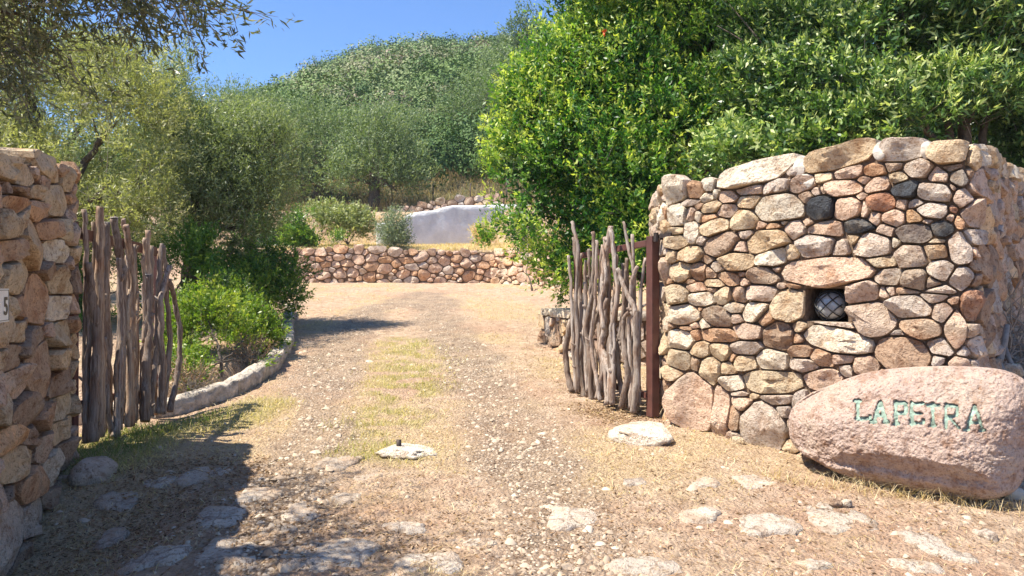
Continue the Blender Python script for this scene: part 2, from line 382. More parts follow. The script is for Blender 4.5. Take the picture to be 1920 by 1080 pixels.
def fill_gaps(stones, region, joint, rmin, colors, maxn=200, step=.02, asp=1.5):
    polys = polys_of(stones, joint)
    u0, u1, v0f, v1f, hole = region
    U, V = np.meshgrid(np.arange(u0, u1, step), np.arange(v0f[0], v1f[0], step)); U = U.ravel(); V = V.ravel()
    ok = (V > v0f[1](U)) & (V < v1f[1](U))
    if hole: ok &= ~((U > hole[0]-.01) & (U < hole[1]+.01) & (V > hole[2]-.01) & (V < hole[3]+.01))
    U, V = U[ok], V[ok]; D = np.full(len(U), .5)
    if hole:
        D = np.minimum(D, np.maximum(np.maximum(hole[0]-U, U-hole[1]), np.maximum(hole[2]-V, V-hole[3])))
    for p in polys:
        if p is None: continue
        mx = np.full(len(U), -1e9); q = np.roll(p, -1, axis=0)
        e = q-p; L = np.hypot(e[:, 0], e[:, 1])+1e-9
        for k in range(len(p)): mx = np.maximum(mx, ((U-p[k, 0])*e[k, 1]-(V-p[k, 1])*e[k, 0])/L[k])
        D = np.minimum(D, mx)
    D = np.minimum(D, v1f[1](U)-V+.01)
    cnt = 0
    while cnt < maxn and len(D):
        k = int(np.argmax(D)); d = D[k]
        if d < rmin: break
        r = min(d, random.uniform(.05, .09)); a = r*random.uniform(1.1, asp); b = r*random.uniform(.85, 1.05)
        stones.append(dict(u=U[k], v=V[k], a=a, b=b, rot=random.uniform(-.4, .4), col=random.choice(colors)))
        D = np.minimum(D, np.hypot((U-U[k])/1.25, (V-V[k]))-r); cnt += 1
    return stones
def stone_mesh(poly, path, bulge, back, nring=22, rough=1.0, gap=.985):
    p = np.array(poly)
    for _ in range(1):                                     # Chaikin rounding of corners
        q = np.roll(p, -1, axis=0); k = .12; p = np.stack([p*(1-k)+q*k, p*k+q*(1-k)], 1).reshape(-1, 2)
    area = .5*np.sum(p[:, 0]*np.roll(p[:, 1], -1)-np.roll(p[:, 0], -1)*p[:, 1])
    if abs(area) < 2e-5: return None
    c = p.mean(0); d = np.roll(p, -1, axis=0)-p; L = np.concatenate([[0], np.cumsum(np.hypot(d[:, 0], d[:, 1]))])
    s = np.linspace(0, L[-1], nring, endpoint=False)
    pp = np.vstack([p, p[:1]]); r = np.stack([np.interp(s, L, pp[:, 0]), np.interp(s, L, pp[:, 1])], 1)
    size = math.sqrt(abs(area)); b = bulge*min(1, size/.16)
    tl = np.array([random.gauss(0, .10), random.gauss(0, .10)]); sd = random.uniform(0, 100)
    rings = [(gap, -back), (gap, -.015), (.985*gap, b*.45), (.94, b*.80), (.84, b*.96), (.62, b*1.0), (.34, b*1.02)]
    facets = []
    for _ in range(random.randint(2, 4)):
        fa = random.uniform(0, 6.28); facets.append((np.array([math.cos(fa), math.sin(fa)])*random.uniform(.25, .75), random.uniform(.35, 1.0)*b))
    V = []
    for sc_, off in rings:
        q = c+(r-c)*sc_
        if off > -.01:
            o = off + ((q-c)@tl)*(.6 if off > 0 else .3)
            o = o + np.array([noise.noise(Vector((x*12+sd, y*12, sd)))*.026+noise.noise(Vector((x*38+sd, y*38, sd)))*.014 for x, y in q])*rough*min(1, size/.12)*(1 if off > 0 else .4)
            if off > 0:
                for fn, fc in facets: o = np.minimum(o, np.maximum(fc-(q-c)@fn+b*.2, -.012))
        else: o = np.full(len(q), off)
        V.append(path.map(q[:, 0], q[:, 1], o))
    V.append(path.map(np.array([c[0]]), np.array([c[1]]), np.array([float(np.mean(o))])))
    V = np.vstack(V); Fc = []; n = nring
    for k in range(len(rings)-1):
        for i in range(n):
            j = (i+1) % n; Fc.append((k*n+i, k*n+j, (k+1)*n+j, (k+1)*n+i))
    k = len(rings)-1
    for i in range(n): Fc.append((k*n+i, k*n+(i+1) % n, len(V)-1))
    Fc.append(tuple(range(n-1, -1, -1)))
    return mesh_py('stone', V, Fc)
def build_stones(stones, path, root, joint=.012, bulge=.05, back=.07, nring=22, mat='stone', rough=1.0, cut=None):
    polys = polys_of(stones, joint); n = 0
    for s, p in zip(stones, polys):
        if p is None: continue
        if cut is not None and not s.get('cope'):
            for nn, cc in cut: 
                p = clip_poly(list(p), nn, cc)
                if len(p) < 3: break
            if len(p) < 3: continue
        me = stone_mesh(np.array(p), path, s.get('bulge', bulge), s.get('back', back), nring if s['a'] > .03 else 14, rough*s.get('rough', 1))
        if me is None: continue
        o = link('coping_stone' if s.get('cope') else 'stone', me, M[mat], root); me.set_sharp_from_angle(angle=math.radians(24))
        k = random.uniform(.92, 1.22); h = random.gauss(0, .03); c = C[s['col']]
        o.color = (min(1, c[0]*k*(1+h)), c[1]*k, c[2]*k*(1-h), 1); n += 1
    return n
def wall_body(name, path, vbot, vtop, thick, root, mat, inset=.045, niche=None, du=.03, depth=.26):
    us = np.arange(0, path.L+du, du); us[-1] = path.L
    if niche: us = np.sort(np.concatenate([us, [niche[0]-.001, niche[0]+.001, niche[1]-.001, niche[1]+.001]]))
    K = 14; rows = [0, .25, .5, .75, 1.0]
    V = []; W = len(us)
    fr = np.linspace(0, 1, 5)
    for u in us:
        b, t_ = float(vbot(u)), float(vtop(u))
        vs = list(b+(t_-b)*fr)
        ins = [inset]*5
        if niche:
            inn = niche[0] < u < niche[1]; vs = [b, niche[2]-.001, niche[2]+.001, niche[3]-.001, niche[3]+.001, t_]
            ins = [inset, inset, depth if inn else inset, depth if inn else inset, inset, inset]
        row = [path.map(np.array([u]), np.array([v]), np.array([-i]))[0] for v, i in zip(vs, ins)]
        row += [path.map(np.array([u]), np.array([v]), np.array([-thick]))[0] for v in (t_, b)]
        V += row; m_ = len(row)
    Fc = []
    for i in range(W-1):
        for k in range(m_): Fc.append((i*m_+k, (i+1)*m_+k, (i+1)*m_+(k+1) % m_, i*m_+(k+1) % m_))
    Fc.append(tuple(range(m_))); Fc.append(tuple((W-1)*m_+k for k in range(m_-1, -1, -1)))
    me = mesh_py(name, V, Fc); bm = bmesh.new(); bm.from_mesh(me); bmesh.ops.recalc_face_normals(bm, faces=bm.faces); bm.to_mesh(me); bm.free()
    return link(name, me, mat, root, smooth=False)

# ---- right gate wall, stones read off one by one
RW = Path([(1.34, 7.1), (1.245, 6.5), (1.192, 5.82), (1.188, 5.74), (1.225, 5.68), (1.85, 4.98), (2.30, 4.48), (2.46, 4.315), (2.56, 4.245), (2.63, 4.245), (2.70, 4.30), (2.82, 4.45), (3.0, 4.69), (3.3, 5.10), (3.75, 5.70), (4.6, 6.7)], smooth=False)
def px_seed(path, px, py, w_, h_, rot, col, **kw):
    u, v, y = path.pix(px, py); uL, _, _ = path.pix(px-w_/2, py); uR, _, _ = path.pix(px+w_/2, py)
    a = abs(uR-uL)/2; b = h_/F*y/2
    return dict(u=(uL+uR)/2, v=v, a=max(a, .015), b=max(b, .012), rot=-math.radians(rot)*1, col=col, **kw)
c1 = "160,400,150,160,0,c;300,400,120,100,5,o;385,362,70,85,0,c;375,440,80,70,0,c;430,415,35,70,0,c;510,435,130,90,0,p;640,395,190,60,0,p;800,375,160,90,0,g;960,360,180,100,-20,p;1080,405,90,50,0,p;170,555,130,160,0,c;265,545,70,90,0,p;270,475,120,45,-8,g;320,495,60,45,0,b;400,500,140,80,-10,t;505,525,130,95,0,p;630,470,120,80,-5,t;835,500,320,190,0,c;985,440,100,70,10,b;320,560,50,70,0,c;385,568,100,50,0,o;420,625,210,120,-10,t;605,585,160,140,10,t;710,615,50,45,0,p;790,620,90,35,-10,o;840,600,40,25,0,c;920,640,150,110,10,p;1000,600,60,50,0,p;280,660,90,140,0,c;165,650,110,60,0,t;170,720,130,90,0,t;335,710,50,60,0,g;460,740,225,150,-10,b;620,670,70,50,0,g;590,755,70,60,0,p;745,715,250,140,-10,t;780,820,220,110,-15,c;890,790,80,90,20,t;1040,745,250,155,0,g;135,815,60,80,0,t;265,800,160,100,0,t;375,830,80,50,0,b;190,910,170,115,0,t;320,910,110,110,0,o;400,920,70,60,30,o;445,880,80,70,0,g;575,850,215,120,5,t;515,955,145,80,15,o;600,925,40,35,0,p;610,975,50,50,0,p;725,930,195,120,5,b;800,900,40,35,0,p;300,1005,130,65,0,p;415,990,140,70,0,t;260,975,60,30,0,o;410,1020,50,40,0,o;830,1000,50,45,0,p;900,1000,70,30,0,o"
c2 = "180,285,175,80,0,p;345,270,135,75,0,o;460,245,100,60,0,b;610,255,190,110,0,g;750,300,120,120,-30,p;820,250,130,40,0,b;30,310,110,60,0,t;145,380,260,110,0,p;285,330,80,50,0,p;360,360,150,105,0,p;490,315,110,80,0,t;525,390,170,135,0,d;730,405,240,150,5,g;860,330,110,120,0,e;835,375,50,50,0,p;20,400,50,50,0,p;180,510,170,145,0,p;265,430,60,40,0,p;385,470,170,130,0,r;290,520,40,110,0,p;345,570,90,90,0,p;460,570,140,110,0,p;510,478,75,75,0,p;590,560,120,85,0,y;600,480,120,50,0,g;690,520,240,130,5,g;885,440,110,130,0,p;835,515,60,55,0,r;250,620,200,105,0,d;410,650,90,90,0,p;600,665,235,130,0,e;765,640,150,110,0,d;670,590,50,40,0,p;870,600,60,80,0,o;820,565,45,60,0,p;345,730,280,170,0,g;220,705,50,60,0,t;465,725,55,55,0,c;740,715,100,35,0,t;565,815,205,150,0,p;740,785,170,100,0,y;865,765,170,200,-5,g;400,850,150,75,0,t;440,940,165,110,0,g;575,965,195,160,0,b;765,900,180,150,20,g;870,950,150,150,20,g;705,980,90,60,0,b;430,1035,90,65,0,p;750,1040,200,90,-10,g"
c3 = "165,45,145,110,0,t;315,70,155,90,0,c;450,45,110,110,0,t;545,40,90,90,20,p;670,32,180,100,0,p;825,105,175,200,0,t;205,160,205,130,0,c;410,170,180,120,5,b;330,215,80,60,0,c;310,125,30,25,0,o;215,238,90,25,0,o;275,225,60,40,0,p;520,115,110,60,0,c;640,145,150,120,-10,c;535,185,50,50,0,p;700,180,90,80,0,o;420,280,240,85,0,o;285,280,55,70,0,o;595,260,160,95,0,p;770,285,175,175,0,b;885,235,80,60,0,t;880,300,50,60,0,o;180,310,170,120,0,c;315,370,110,100,0,t;435,380,125,100,0,t;585,360,165,85,-5,g;730,430,170,130,0,c;895,380,140,80,0,o;920,455,200,80,5,g;175,425,150,120,10,t;280,450,60,80,0,b;375,485,140,150,25,t;510,415,30,50,0,o;580,445,120,95,0,t;480,485,70,80,-20,t;500,565,150,110,5,c;740,565,345,155,-2,t;135,510,100,80,0,t;250,690,290,330,0,p;440,740,120,330,0,p;520,770,70,160,0,o;555,690,115,70,0,p;545,630,80,30,0,g;780,670,200,80,-3,g;810,730,110,80,0,g;680,820,270,300,0,g"
cp = "1544,388,58,48,0,d;1548,428,78,28,0,p;1552,510,180,56,-2,p;1575,638,136,50,8,c;1548,714,78,46,0,p;1546,672,40,32,0,o;1618,548,68,38,0,p;1636,599,88,64,0,g;1705,574,84,48,0,g;1727,617,86,40,8,o;1768,585,34,40,0,p;1786,563,25,15,0,p;1758,554,64,30,-10,g;1819,575,34,60,0,r;1790,620,46,72,0,p;1762,652,46,42,0,g;1821,619,24,28,0,p;1697,662,108,62,5,b;1758,674,22,24,0,g;1684,625,24,10,0,g;1587,674,36,22,0,p;1628,684,42,36,0,p;1592,695,20,28,0,g;1663,548,26,20,0,p;1700,546,50,14,0,o;1577,607,82,12,2,g;1500,760,40,60,0,g;1540,760,50,50,0,p;1600,740,60,60,0,b;1660,740,60,60,0,p;1540,810,70,60,0,g;1620,810,80,70,0,p;1720,800,90,90,0,b;1720,720,60,50,0,g;1780,720,60,60,0,o;1800,690,40,40,0,p"
seeds = []
def parse(s): return [(float(a[0]), float(a[1]), float(a[2]), float(a[3]), float(a[4]), a[5]) for a in (q.split(',') for q in s.split(';'))]
for (x0, y0, k, lst) in ((1220, 240, .2962, c1), (1540, 240, .2964, c2), (1220, 540, .3148, c3), (0, 0, 1, cp)):
    for cx, cy, w_, h_, rt, col in parse(lst):
        if x0+k*cx > 1822: continue
        big = w_*k > 80 and h_*k > 90
        seeds.append(px_seed(RW, x0+k*cx, y0+k*cy, w_*k, h_*k, rt, col, ex=2.6 if big else random.uniform(2.2, 4.0)))
for cx, cy, w_, h_, rt, col in parse("1421,326,155,46,-9,c;1573,296,142,46,-8,t;1690,281,92,46,2,g;1777,286,74,44,4,t;1826,296,20,46,4,t"):
    seeds.append(px_seed(RW, cx, cy, w_, h_, rt, col, cope=True, back=.42, bulge=.06, ex=6))
LBACK = RW.u[3]; UC = RW.u[8]
for u in np.arange(UC+.2, RW.L, .34):
    seeds.append(dict(u=u, v=float(np.interp(u, [UC, UC+.6, RW.L], [2.25, 2.31, 2.5])), a=.17, b=.065, rot=.03, col=random.choice('tcg'), cope=True, back=.42, ex=6))
for u in np.arange(.15, LBACK-.12, .3):
    seeds.append(dict(u=u, v=2.26, a=.15, b=.07, rot=0, col=random.choice('tcg'), cope=True, back=.42, ex=6))
topz = lambda u: np.interp(u, [0, LBACK, LBACK+.5, LBACK+.9, UC-.45, UC, RW.L], [2.22, 2.24, 2.28, 2.33, 2.33, 2.29, 2.45])
# niche
nu0, nv0, _ = RW.pix(1508, 602); nu1, nv1, _ = RW.pix(1591, 541)
HOLE = (nu0, nu1, nv0, nv1)
def botz(u):
    x, y, nx, ny = RW.at(u); return H0(x, y)-.15
def scatter_darts(stones, u0, u1, v0, v1, sizes, cols, hole=None, k=60):
    for s in sizes:
        for _ in range(int(k*(u1-u0)*(v1-v0)/(s*s*8)) + 5):
            u = random.uniform(u0, u1); v = random.uniform(v0(u), v1(u)); a = s*random.uniform(.9, 1.45); b = s*random.uniform(.6, .95)
            ok = True
            for q in stones:
                du, dv = u-q['u'], v-q['v']
                if abs(du) > a+q['a'] or abs(dv) > b+q['b']: continue
                if (du/(a+q['a']))**2+(dv/(b+q['b']))**2 < .92: ok = False; break
            if ok: stones.append(dict(u=u, v=v, a=a, b=b, rot=random.uniform(-.25, .25), col=random.choice(cols)))
def run_darts(stones, u0, u1, v0, v1, sizes, cols, tries=900):
    for s in sizes:
        for _ in range(tries):
            u = random.uniform(u0, u1); v = random.uniform(float(v0(u)), float(v1(u))); a = s*random.uniform(.95, 1.5); b = s*random.uniform(.6, .95)
            ok = True
            for q in stones:
                du, dv = u-q['u'], v-q['v']
                if abs(du) > a+q['a'] or abs(dv) > b+q['b']: continue
                if (du/(a+q['a']))**2+(dv/(b+q['b']))**2 < .9: ok = False; break
            if ok: stones.append(dict(u=u, v=v, a=a, b=b, rot=random.uniform(-.25, .25), col=random.choice(cols)))
run_darts(seeds, UC+.0, RW.L-.1, lambda u: botz(u)+.1, lambda u: topz(u)-.1, [.14, .1, .075, .055], 'ppogbtg')
run_darts(seeds, .05, LBACK-.03, lambda u: botz(u)+.1, lambda u: topz(u)-.1, [.12, .09, .07], 'ttpgc')
fill_gaps(seeds, (.02, RW.L-.02, (0.1, botz), (2.6, topz), HOLE), .011, .0165, 'ppogtbo', maxn=190, step=.015)
rwall = empty('stone_wall', (1.9, 5.0, .4), 'tall curved granite rubble wall with a lamp niche, right of the driveway', 'stone wall')
wall_body('wall_core', RW, botz, lambda u: topz(u)+.02, .42, rwall, M['mortar'], inset=.035, niche=HOLE)
hc = [(np.array([1., 0.]), 1e9)]
# keep stones out of the niche by trimming them against its sides
allp = []
for s in seeds:
    if HOLE[0]-.25 < s['u'] < HOLE[1]+.25 and HOLE[2]-.25 < s['v'] < HOLE[3]+.25: s['near'] = True
def split_near(stones):
    polys = polys_of(stones, .011)
    for s, p in zip(stones, polys):
        if p is None: s['poly'] = None; s['skip'] = True; continue
        if s.get('near'):
            u, v = s['u'], s['v']; cu = (HOLE[0]+HOLE[1])/2; cv = (HOLE[2]+HOLE[3])/2
            du = (u-cu)/((HOLE[1]-HOLE[0])/2); dv = (v-cv)/((HOLE[3]-HOLE[2])/2)
            inter = not (p[:, 0].max() < HOLE[0] or p[:, 0].min() > HOLE[1] or p[:, 1].max() < HOLE[2] or p[:, 1].min() > HOLE[3])
            if inter:
                if abs(du) > abs(dv): n, c = ((np.array([1., 0]), HOLE[0]) if du < 0 else (np.array([-1., 0]), -HOLE[1]))
                else: n, c = ((np.array([0, 1.]), HOLE[2]) if dv < 0 else (np.array([0, -1.]), -HOLE[3]))
                p = clip_poly(list(p), n, c)
                if len(p) < 3: s['skip'] = True; continue
                p = np.array(p)
        s['poly'] = p
split_near(seeds)
seeds = [s for s in seeds if not s.get('skip')]
nst = build_stones(seeds, RW, rwall, .009, .050, .06, 24)
print('right wall stones', nst)
# lime mortar smears between the coping slabs
for cx, cy, w_, h_ in ((1500, 312, 26, 44), (1652, 283, 26, 40), (1736, 281, 20, 36), (1512, 340, 36, 30)):
    s = px_seed(RW, cx, cy, w_, h_, 0, 'c'); a = np.linspace(0, 2*math.pi, 10, endpoint=False)
    me = stone_mesh(np.stack([s['u']+s['a']*np.cos(a), s['v']+s['b']*np.sin(a)], 1), RW, .035, .2, 14)
    if me: link('mortar_patch', me, M['white_mortar'], rwall)

# ---- lamp in the niche
lu = (nu0+nu1)/2; lv = (nv0+nv1)/2-.005
x_, y_, nx_, ny_ = RW.at(lu)
lc = Vector((x_-nx_*.10, y_-ny_*.10, lv)); nn = Vector((nx_, ny_, 0)); tt_ = Vector((-ny_, nx_, 0)); zz = Vector((0, 0, 1))
lamp = empty('bulkhead_lamp', lc, 'round white glass lamp behind a black wire cage in the wall niche', 'lamp')
def tube(pts, rads, seg=8, cap=True):
    pts = [Vector(p) for p in pts]; V = []; Fc = []
    up = Vector((0, 0, 1)); n = len(pts); prev = None
    for i, p in enumerate(pts):
        t = (pts[min(i+1, n-1)]-pts[max(i-1, 0)]).normalized()
        if prev is None:
            a = t.orthogonal().normalized()
        else:
            a = (prev-t*prev.dot(t)).normalized()
        prev = a; b_ = t.cross(a)
        for k in range(seg):
            th = 2*math.pi*k/seg; r = rads[i] if hasattr(rads, '__len__') else rads
            V.append(p+a*math.cos(th)*r+b_*math.sin(th)*r)
    for i in range(n-1):
        for k in range(seg):
            Fc.append((i*seg+k, i*seg+(k+1) % seg, (i+1)*seg+(k+1) % seg, (i+1)*seg+k))
    if cap: Fc.append(tuple(range(seg-1, -1, -1))); Fc.append(tuple((n-1)*seg+k for k in range(seg)))
    return V, Fc
def join(parts):
    V = []; Fc = []
    for v, f in parts:
        o = len(V); V += list(v); Fc += [tuple(i+o for i in q) for q in f]
    return V, Fc
def lpos(a, b_, r, dep):       # dome coordinates
    return lc+tt_*a*r+zz*b_*r+nn*dep
V = []; Fc = []; NR = 24; K = 8
for k in range(K+1):
    f = k/K*math.pi/2; r = math.cos(f)**.8*.088; dep = math.sin(f)*.062
    for i in range(NR):
        th = 2*math.pi*i/NR; V.append(lc+tt_*math.cos(th)*r*1.05+zz*math.sin(th)*r+nn*dep)
for k in range(K):
    for i in range(NR): Fc.append((k*NR+i, k*NR+(i+1) % NR, (k+1)*NR+(i+1) % NR, (k+1)*NR+i))
link('glass_dome', mesh_py('glass_dome', V, Fc), M['glass'], lamp)
parts = [tube([lc+tt_*math.cos(a)*.104+zz*math.sin(a)*.098 for a in np.linspace(0, 2*math.pi, 33)], .009, 6)]
parts.append(tube([lc-nn*.02, lc-nn*.001], [.105, .105], 24))
link('base_ring', mesh_py('base_ring', *join(parts)), M['black'], lamp)
parts = []
for s_ in (-1, 1):
    for off in (-.055, 0, .055):
        pts = []
        for q in np.linspace(-1, 1, 15):
            a = off*.7071+q*.098*.7071*s_*1; b_ = off*.7071*(-s_)+q*.098*.7071
            rr = math.hypot(a, b_)
            if rr > .1: continue
            pts.append(lc+tt_*a*1.05+zz*b_+nn*(math.sqrt(max(0, 1-(rr/.102)**2))*.072+.004))
        parts.append(tube(pts, .0042, 5))
link('wire_cage', mesh_py('wire_cage', *join(parts)), M['black'], lamp)

# ---- left gate wall
LW = Path([(-1.58, .35), (-2.05, 2.4), (-2.365, 3.45), (-2.51, 3.86), (-2.68, 4.33), (-2.72, 4.45), (-2.84, 4.84), (-2.88, 4.90), (-2.98, 4.94), (-3.4, 4.98)], smooth=False)
# travel runs away from the camera; the seen face lies to the right of travel
c5 = "45,50,..."
ll = "32,326,76,58,0,g;92,316,44,48,0,t;110,378,36,56,0,t;72,362,26,28,0,t;45,358,34,26,0,b;22,385,36,34,0,o;38,402,34,44,8,p;75,398,34,44,0,o;12,425,24,60,0,t;88,428,32,38,0,o;116,430,24,42,0,t;58,458,46,92,-18,p;18,468,32,56,0,o;108,472,44,46,0,c;30,515,56,76,0,p;86,508,24,30,0,b;113,523,38,54,0,t;72,560,46,100,-4,p;38,575,26,44,0,o;112,577,44,44,0,c;118,625,36,44,0,t;60,640,46,54,6,b;20,625,36,40,0,t;14,668,26,50,0,b;74,690,56,100,-6,p;116,672,38,36,0,t;30,720,50,66,0,p;118,716,36,42,0,b;48,770,40,70,0,b;12,760,28,60,0,t;82,782,34,42,0,o;120,762,36,46,0,t;118,806,38,42,0,t;16,825,36,44,0,y;60,815,30,40,0,b;88,838,30,46,0,p;34,868,56,64,-6,t;60,912,60,62,-10,o;98,886,36,66,4,c;124,848,20,50,0,b;22,925,30,24,0,g;18,1000,60,130,-4,g;68,965,32,60,0,g;94,930,24,36,0,b;50,1050,40,50,0,b"
ls = []
for q in ll.split(';'):
    a = q.split(','); px, py, w_, h_, rt = map(float, a[:5])
    ls.append(px_seed(LW, px, py, w_, h_, -rt, {'p': random.choice('ttop'), 'g': random.choice('tgb')}.get(a[5], a[5])))
u_a = LW.pix(-8, 400)[0]; u_e = LW.pix(140, 400)[0]
ltop = lambda u: np.interp(u, [0, LW.u[1], LW.pix(0, 0)[0], LW.pix(110, 0)[0], LW.L], [1.72, 1.85, 2.04, 2.27, 2.28])
def lbot(u):
    x, y, nx, ny = LW.at(u); return H0(x, y)-.15
for u in np.arange(.2, u_a-.1, .38): ls.append(dict(u=u, v=float(ltop(u))-.08, a=.18, b=.08, rot=-.05, col=random.choice('gt'), cope=True, back=.4, ex=6))
for s in [q for q in ls if q.get('first')] or ls[:2]: s['cope'] = True; s['back'] = .4; s['ex'] = 6
run_darts(ls, .05, u_a-.03, lambda u: lbot(u)+.1, lambda u: ltop(u)-.12, [.14, .1, .07], 'ttotbg')
run_darts(ls, u_e+.02, LW.L-.05, lambda u: lbot(u)+.1, lambda u: ltop(u)-.02, [.1, .08, .06], 'ppotbt')
fill_gaps(ls, (.02, LW.L-.02, (0, lbot), (2.5, lambda u: ltop(u)-.02), None), .012, .020, 'ppogtb', maxn=70, step=.02)
lwall = empty('stone_wall', (-2.5, 4.0, .3), 'rough ochre rubble wall carrying the house number, left of the driveway', 'stone wall')
wall_body('wall_core', LW, lbot, lambda u: ltop(u)-.0, .42, lwall, M['mortar'], inset=.035)
print('left', build_stones(ls, LW, lwall, .010, .05, .07, 24))

# house number plate
pu, pv, py_ = LW.pix(17, 568)
px0, py0, pnx, pny = LW.at(pu); po = Vector((px0+pnx*.085, py0+pny*.085, 0)); pt = Vector((-pny, pnx, 0)); pn = Vector((pnx, pny, 0))
kx = po.y/F; zt, zb = EYE+(540-541)*kx, EYE+(540-597)*kx; pw = .19
# shift along the wall so that its right-hand edge stands where the photograph has it
for _ in range(6):
    r = 17/F-960/F; den = pt.x-r*pt.y; po = po+pt*((r*po.y-po.x)/den)
plate = empty('number_plate', (po.x, po.y, zb), 'white enamel plate with black numeral 5 fixed to the left wall', 'number plate')
def lwbox(u0, u1, v0, v1, o0, o1):
    V = [Vector((0, 0, v))+po+pt*u+pn*o for o in (o0, o1) for v in (v0, v1) for u in (u0, u1)]
    return V, [(0, 1, 3, 2), (4, 6, 7, 5), (0, 4, 5, 1), (2, 3, 7, 6), (0, 2, 6, 4), (1, 5, 7, 3)]
link('plate', mesh_py('plate', *lwbox(-pw, 0, zb, zt, -.03, 0)), M['plate'], plate, False)
tcu = bpy.data.curves.new('numeral', 'FONT'); tcu.body = '5'; tcu.size = 1; tcu.offset = .02
to = bpy.data.objects.new('tmp', tcu); COL.objects.link(to); bpy.context.view_layer.update()
tm = bpy.data.meshes.new_from_object(to.evaluated_get(bpy.context.evaluated_depsgraph_get())); bpy.data.objects.remove(to)
cs = np.array([v.co[:2] for v in tm.vertices]); cs -= cs.min(0); cs /= cs[:, 1].max()
hh = (zt-zb)*.55; wu = hh*cs[:, 0].max()*1.25
W = np.array([tuple(Vector((0, 0, zb+(zt-zb)*.2+b_*hh))+po+pt*(-.022-wu+a_*hh*1.25)+pn*.002) for a_, b_ in cs])
tm.vertices.foreach_set('co', W.astype(np.float32).ravel()); tm.update()
link('numeral', tm, M['ink'], plate, False)
link('rim', mesh_py('rim', *join([lwbox(-pw+.004, -.004, zt-.008, zt-.0055, 0, .0015), lwbox(-pw+.004, -.004, zb+.0055, zb+.008, 0, .0015), lwbox(-.0075, -.005, zb+.008, zt-.008, 0, .0015)])), M['ink'], plate, False)

# ---- boulder with carved name, a dense grid so the letters are really cut in
def boulder():
    A = P(1482, 790, 4.78); 
    # frame: right vector along the wall, front normal towards the camera
    ctr = P(1702, 812, 4.36); rt = Vector((.80, -.60, 0)).normalized(); fr = Vector((-.60, -.80, 0)).normalized()
    # silhouette in photo pixels, mapped onto the vertical plane through ctr spanned by rt and z
    sil = [(1482, 800), (1490, 760), (1520, 738), (1560, 722), (1600, 706), (1650, 694), (1720, 688), (1800, 687), (1860, 690), (1905, 700), (1932, 724), (1940, 770), (1936, 830), (1922, 880), (1905, 918), (1880, 930), (1830, 930), (1770, 920), (1700, 913), (1640, 903), (1590, 886), (1540, 860), (1505, 845), (1486, 825)]
    pts = []
    for px, py in sil:
        r = (px-960)/F; # intersect ray with plane (p-ctr).fr=0
        den = Vector((r, 1, 0)).dot(fr); d = ctr.dot(fr)/den if True else 0
        d = (ctr.x*fr.x+ctr.y*fr.y)/den
        p = Vector((r*d, d, EYE+(540-py)/F*d)); q = p-ctr; pts.append((q.dot(rt), q.z))
    pts = np.array(pts); ang = np.arctan2(pts[:, 1], pts[:, 0]*.5); rad = np.hypot(pts[:, 0]*.5, pts[:, 1])
    o = np.argsort(ang); ang, rad = ang[o], rad[o]
    ang = np.concatenate([ang-2*math.pi, ang, ang+2*math.pi]); rad = np.tile(rad, 3)
    NX, NY = 330, 190
    a = np.linspace(-1, 1, NX+1); b = np.linspace(-1, 1, NY+1); AX, BY = np.meshgrid(a, b)
    # square -> disc (elliptical mapping)
    dx = AX*np.sqrt(1-BY**2/2); dy = BY*np.sqrt(1-AX**2/2); rr = np.clip(np.hypot(dx, dy), 0, 1); th = np.arctan2(dy, dx)
    Rr = np.interp(th, ang, rad)
    # smooth the silhouette a little
    Rr = (Rr+np.interp(th+.06, ang, rad)+np.interp(th-.06, ang, rad))/3
    X = np.cos(th)*rr*Rr/.5; Z = np.sin(th)*rr*Rr
    prof = (1-rr**2.6)**(1/2.3)
    DFr = .30*prof*(1-.25*np.clip(Z/.35, -1, 1)) ; DBk = .28*prof
    def wp(X, Z, D):
        return np.stack([ctr.x+rt.x*X+fr.x*D, ctr.y+rt.y*X+fr.y*D, ctr.z+Z], -1)
    wv = .02*fbm(X, Z, 58, 2, 4)
    for ax, az, c0 in ((0, .62, .37), (-.50, -.1, .47), (.05, -.75, .37), (.62, .25, .56), (-.30, .55, .43)):
        DFr = np.minimum(DFr, c0-ax*X-az*Z+wv)
    out = []
    for D, sgn in ((DFr, 1), (-DBk, -1)):
        w0 = wp(X, Z, D); edge = np.clip(prof*3, 0, 1)
        n = np.zeros_like(X); big = np.zeros_like(X)
        n = .030*fbm(X+sgn*9, Z, 51, 3, 3.0)+.008*fbm(X+sgn*9, Z, 52, 3, 11)+.006*fbm(X, Z+sgn, 53, 3, 34)+.006*fbm(X, Z, 54, 2, 90)
        # right-hand chipped hollow and a ledge along the foot
        if sgn > 0:
            n = n-.07*np.exp(-(((X-.60)/.09)**2+((Z+.02-(X-.6)*-1.0)/.12)**2))
            n = n+.03*sst(-.16, -.21, Z+.04*X+.03*fbm(X, Z, 57, 2, 5))*edge
            n = n-.05*sst(-.22, -.34, Z+.05*X)*edge
            n = n-.035*sst(.10, .24, Z-.12*X)*edge-.05*sst(.42, .62, X-.25*Z)*edge-.03*sst(-.35, -.55, X)*edge
        out.append((X, Z, D+sgn*n*edge))
    return ctr, rt, fr, wp, out, NX, NY
ctr, rt, fr, wp, surf, NX, NY = boulder()
Xf, Zf, Df = surf[0]; Wf = wp(Xf, Zf, Df)
PXf = 960+F*Wf[..., 0]/Wf[..., 1]; PYf = 540-F*(Wf[..., 2]-EYE)/Wf[..., 1]
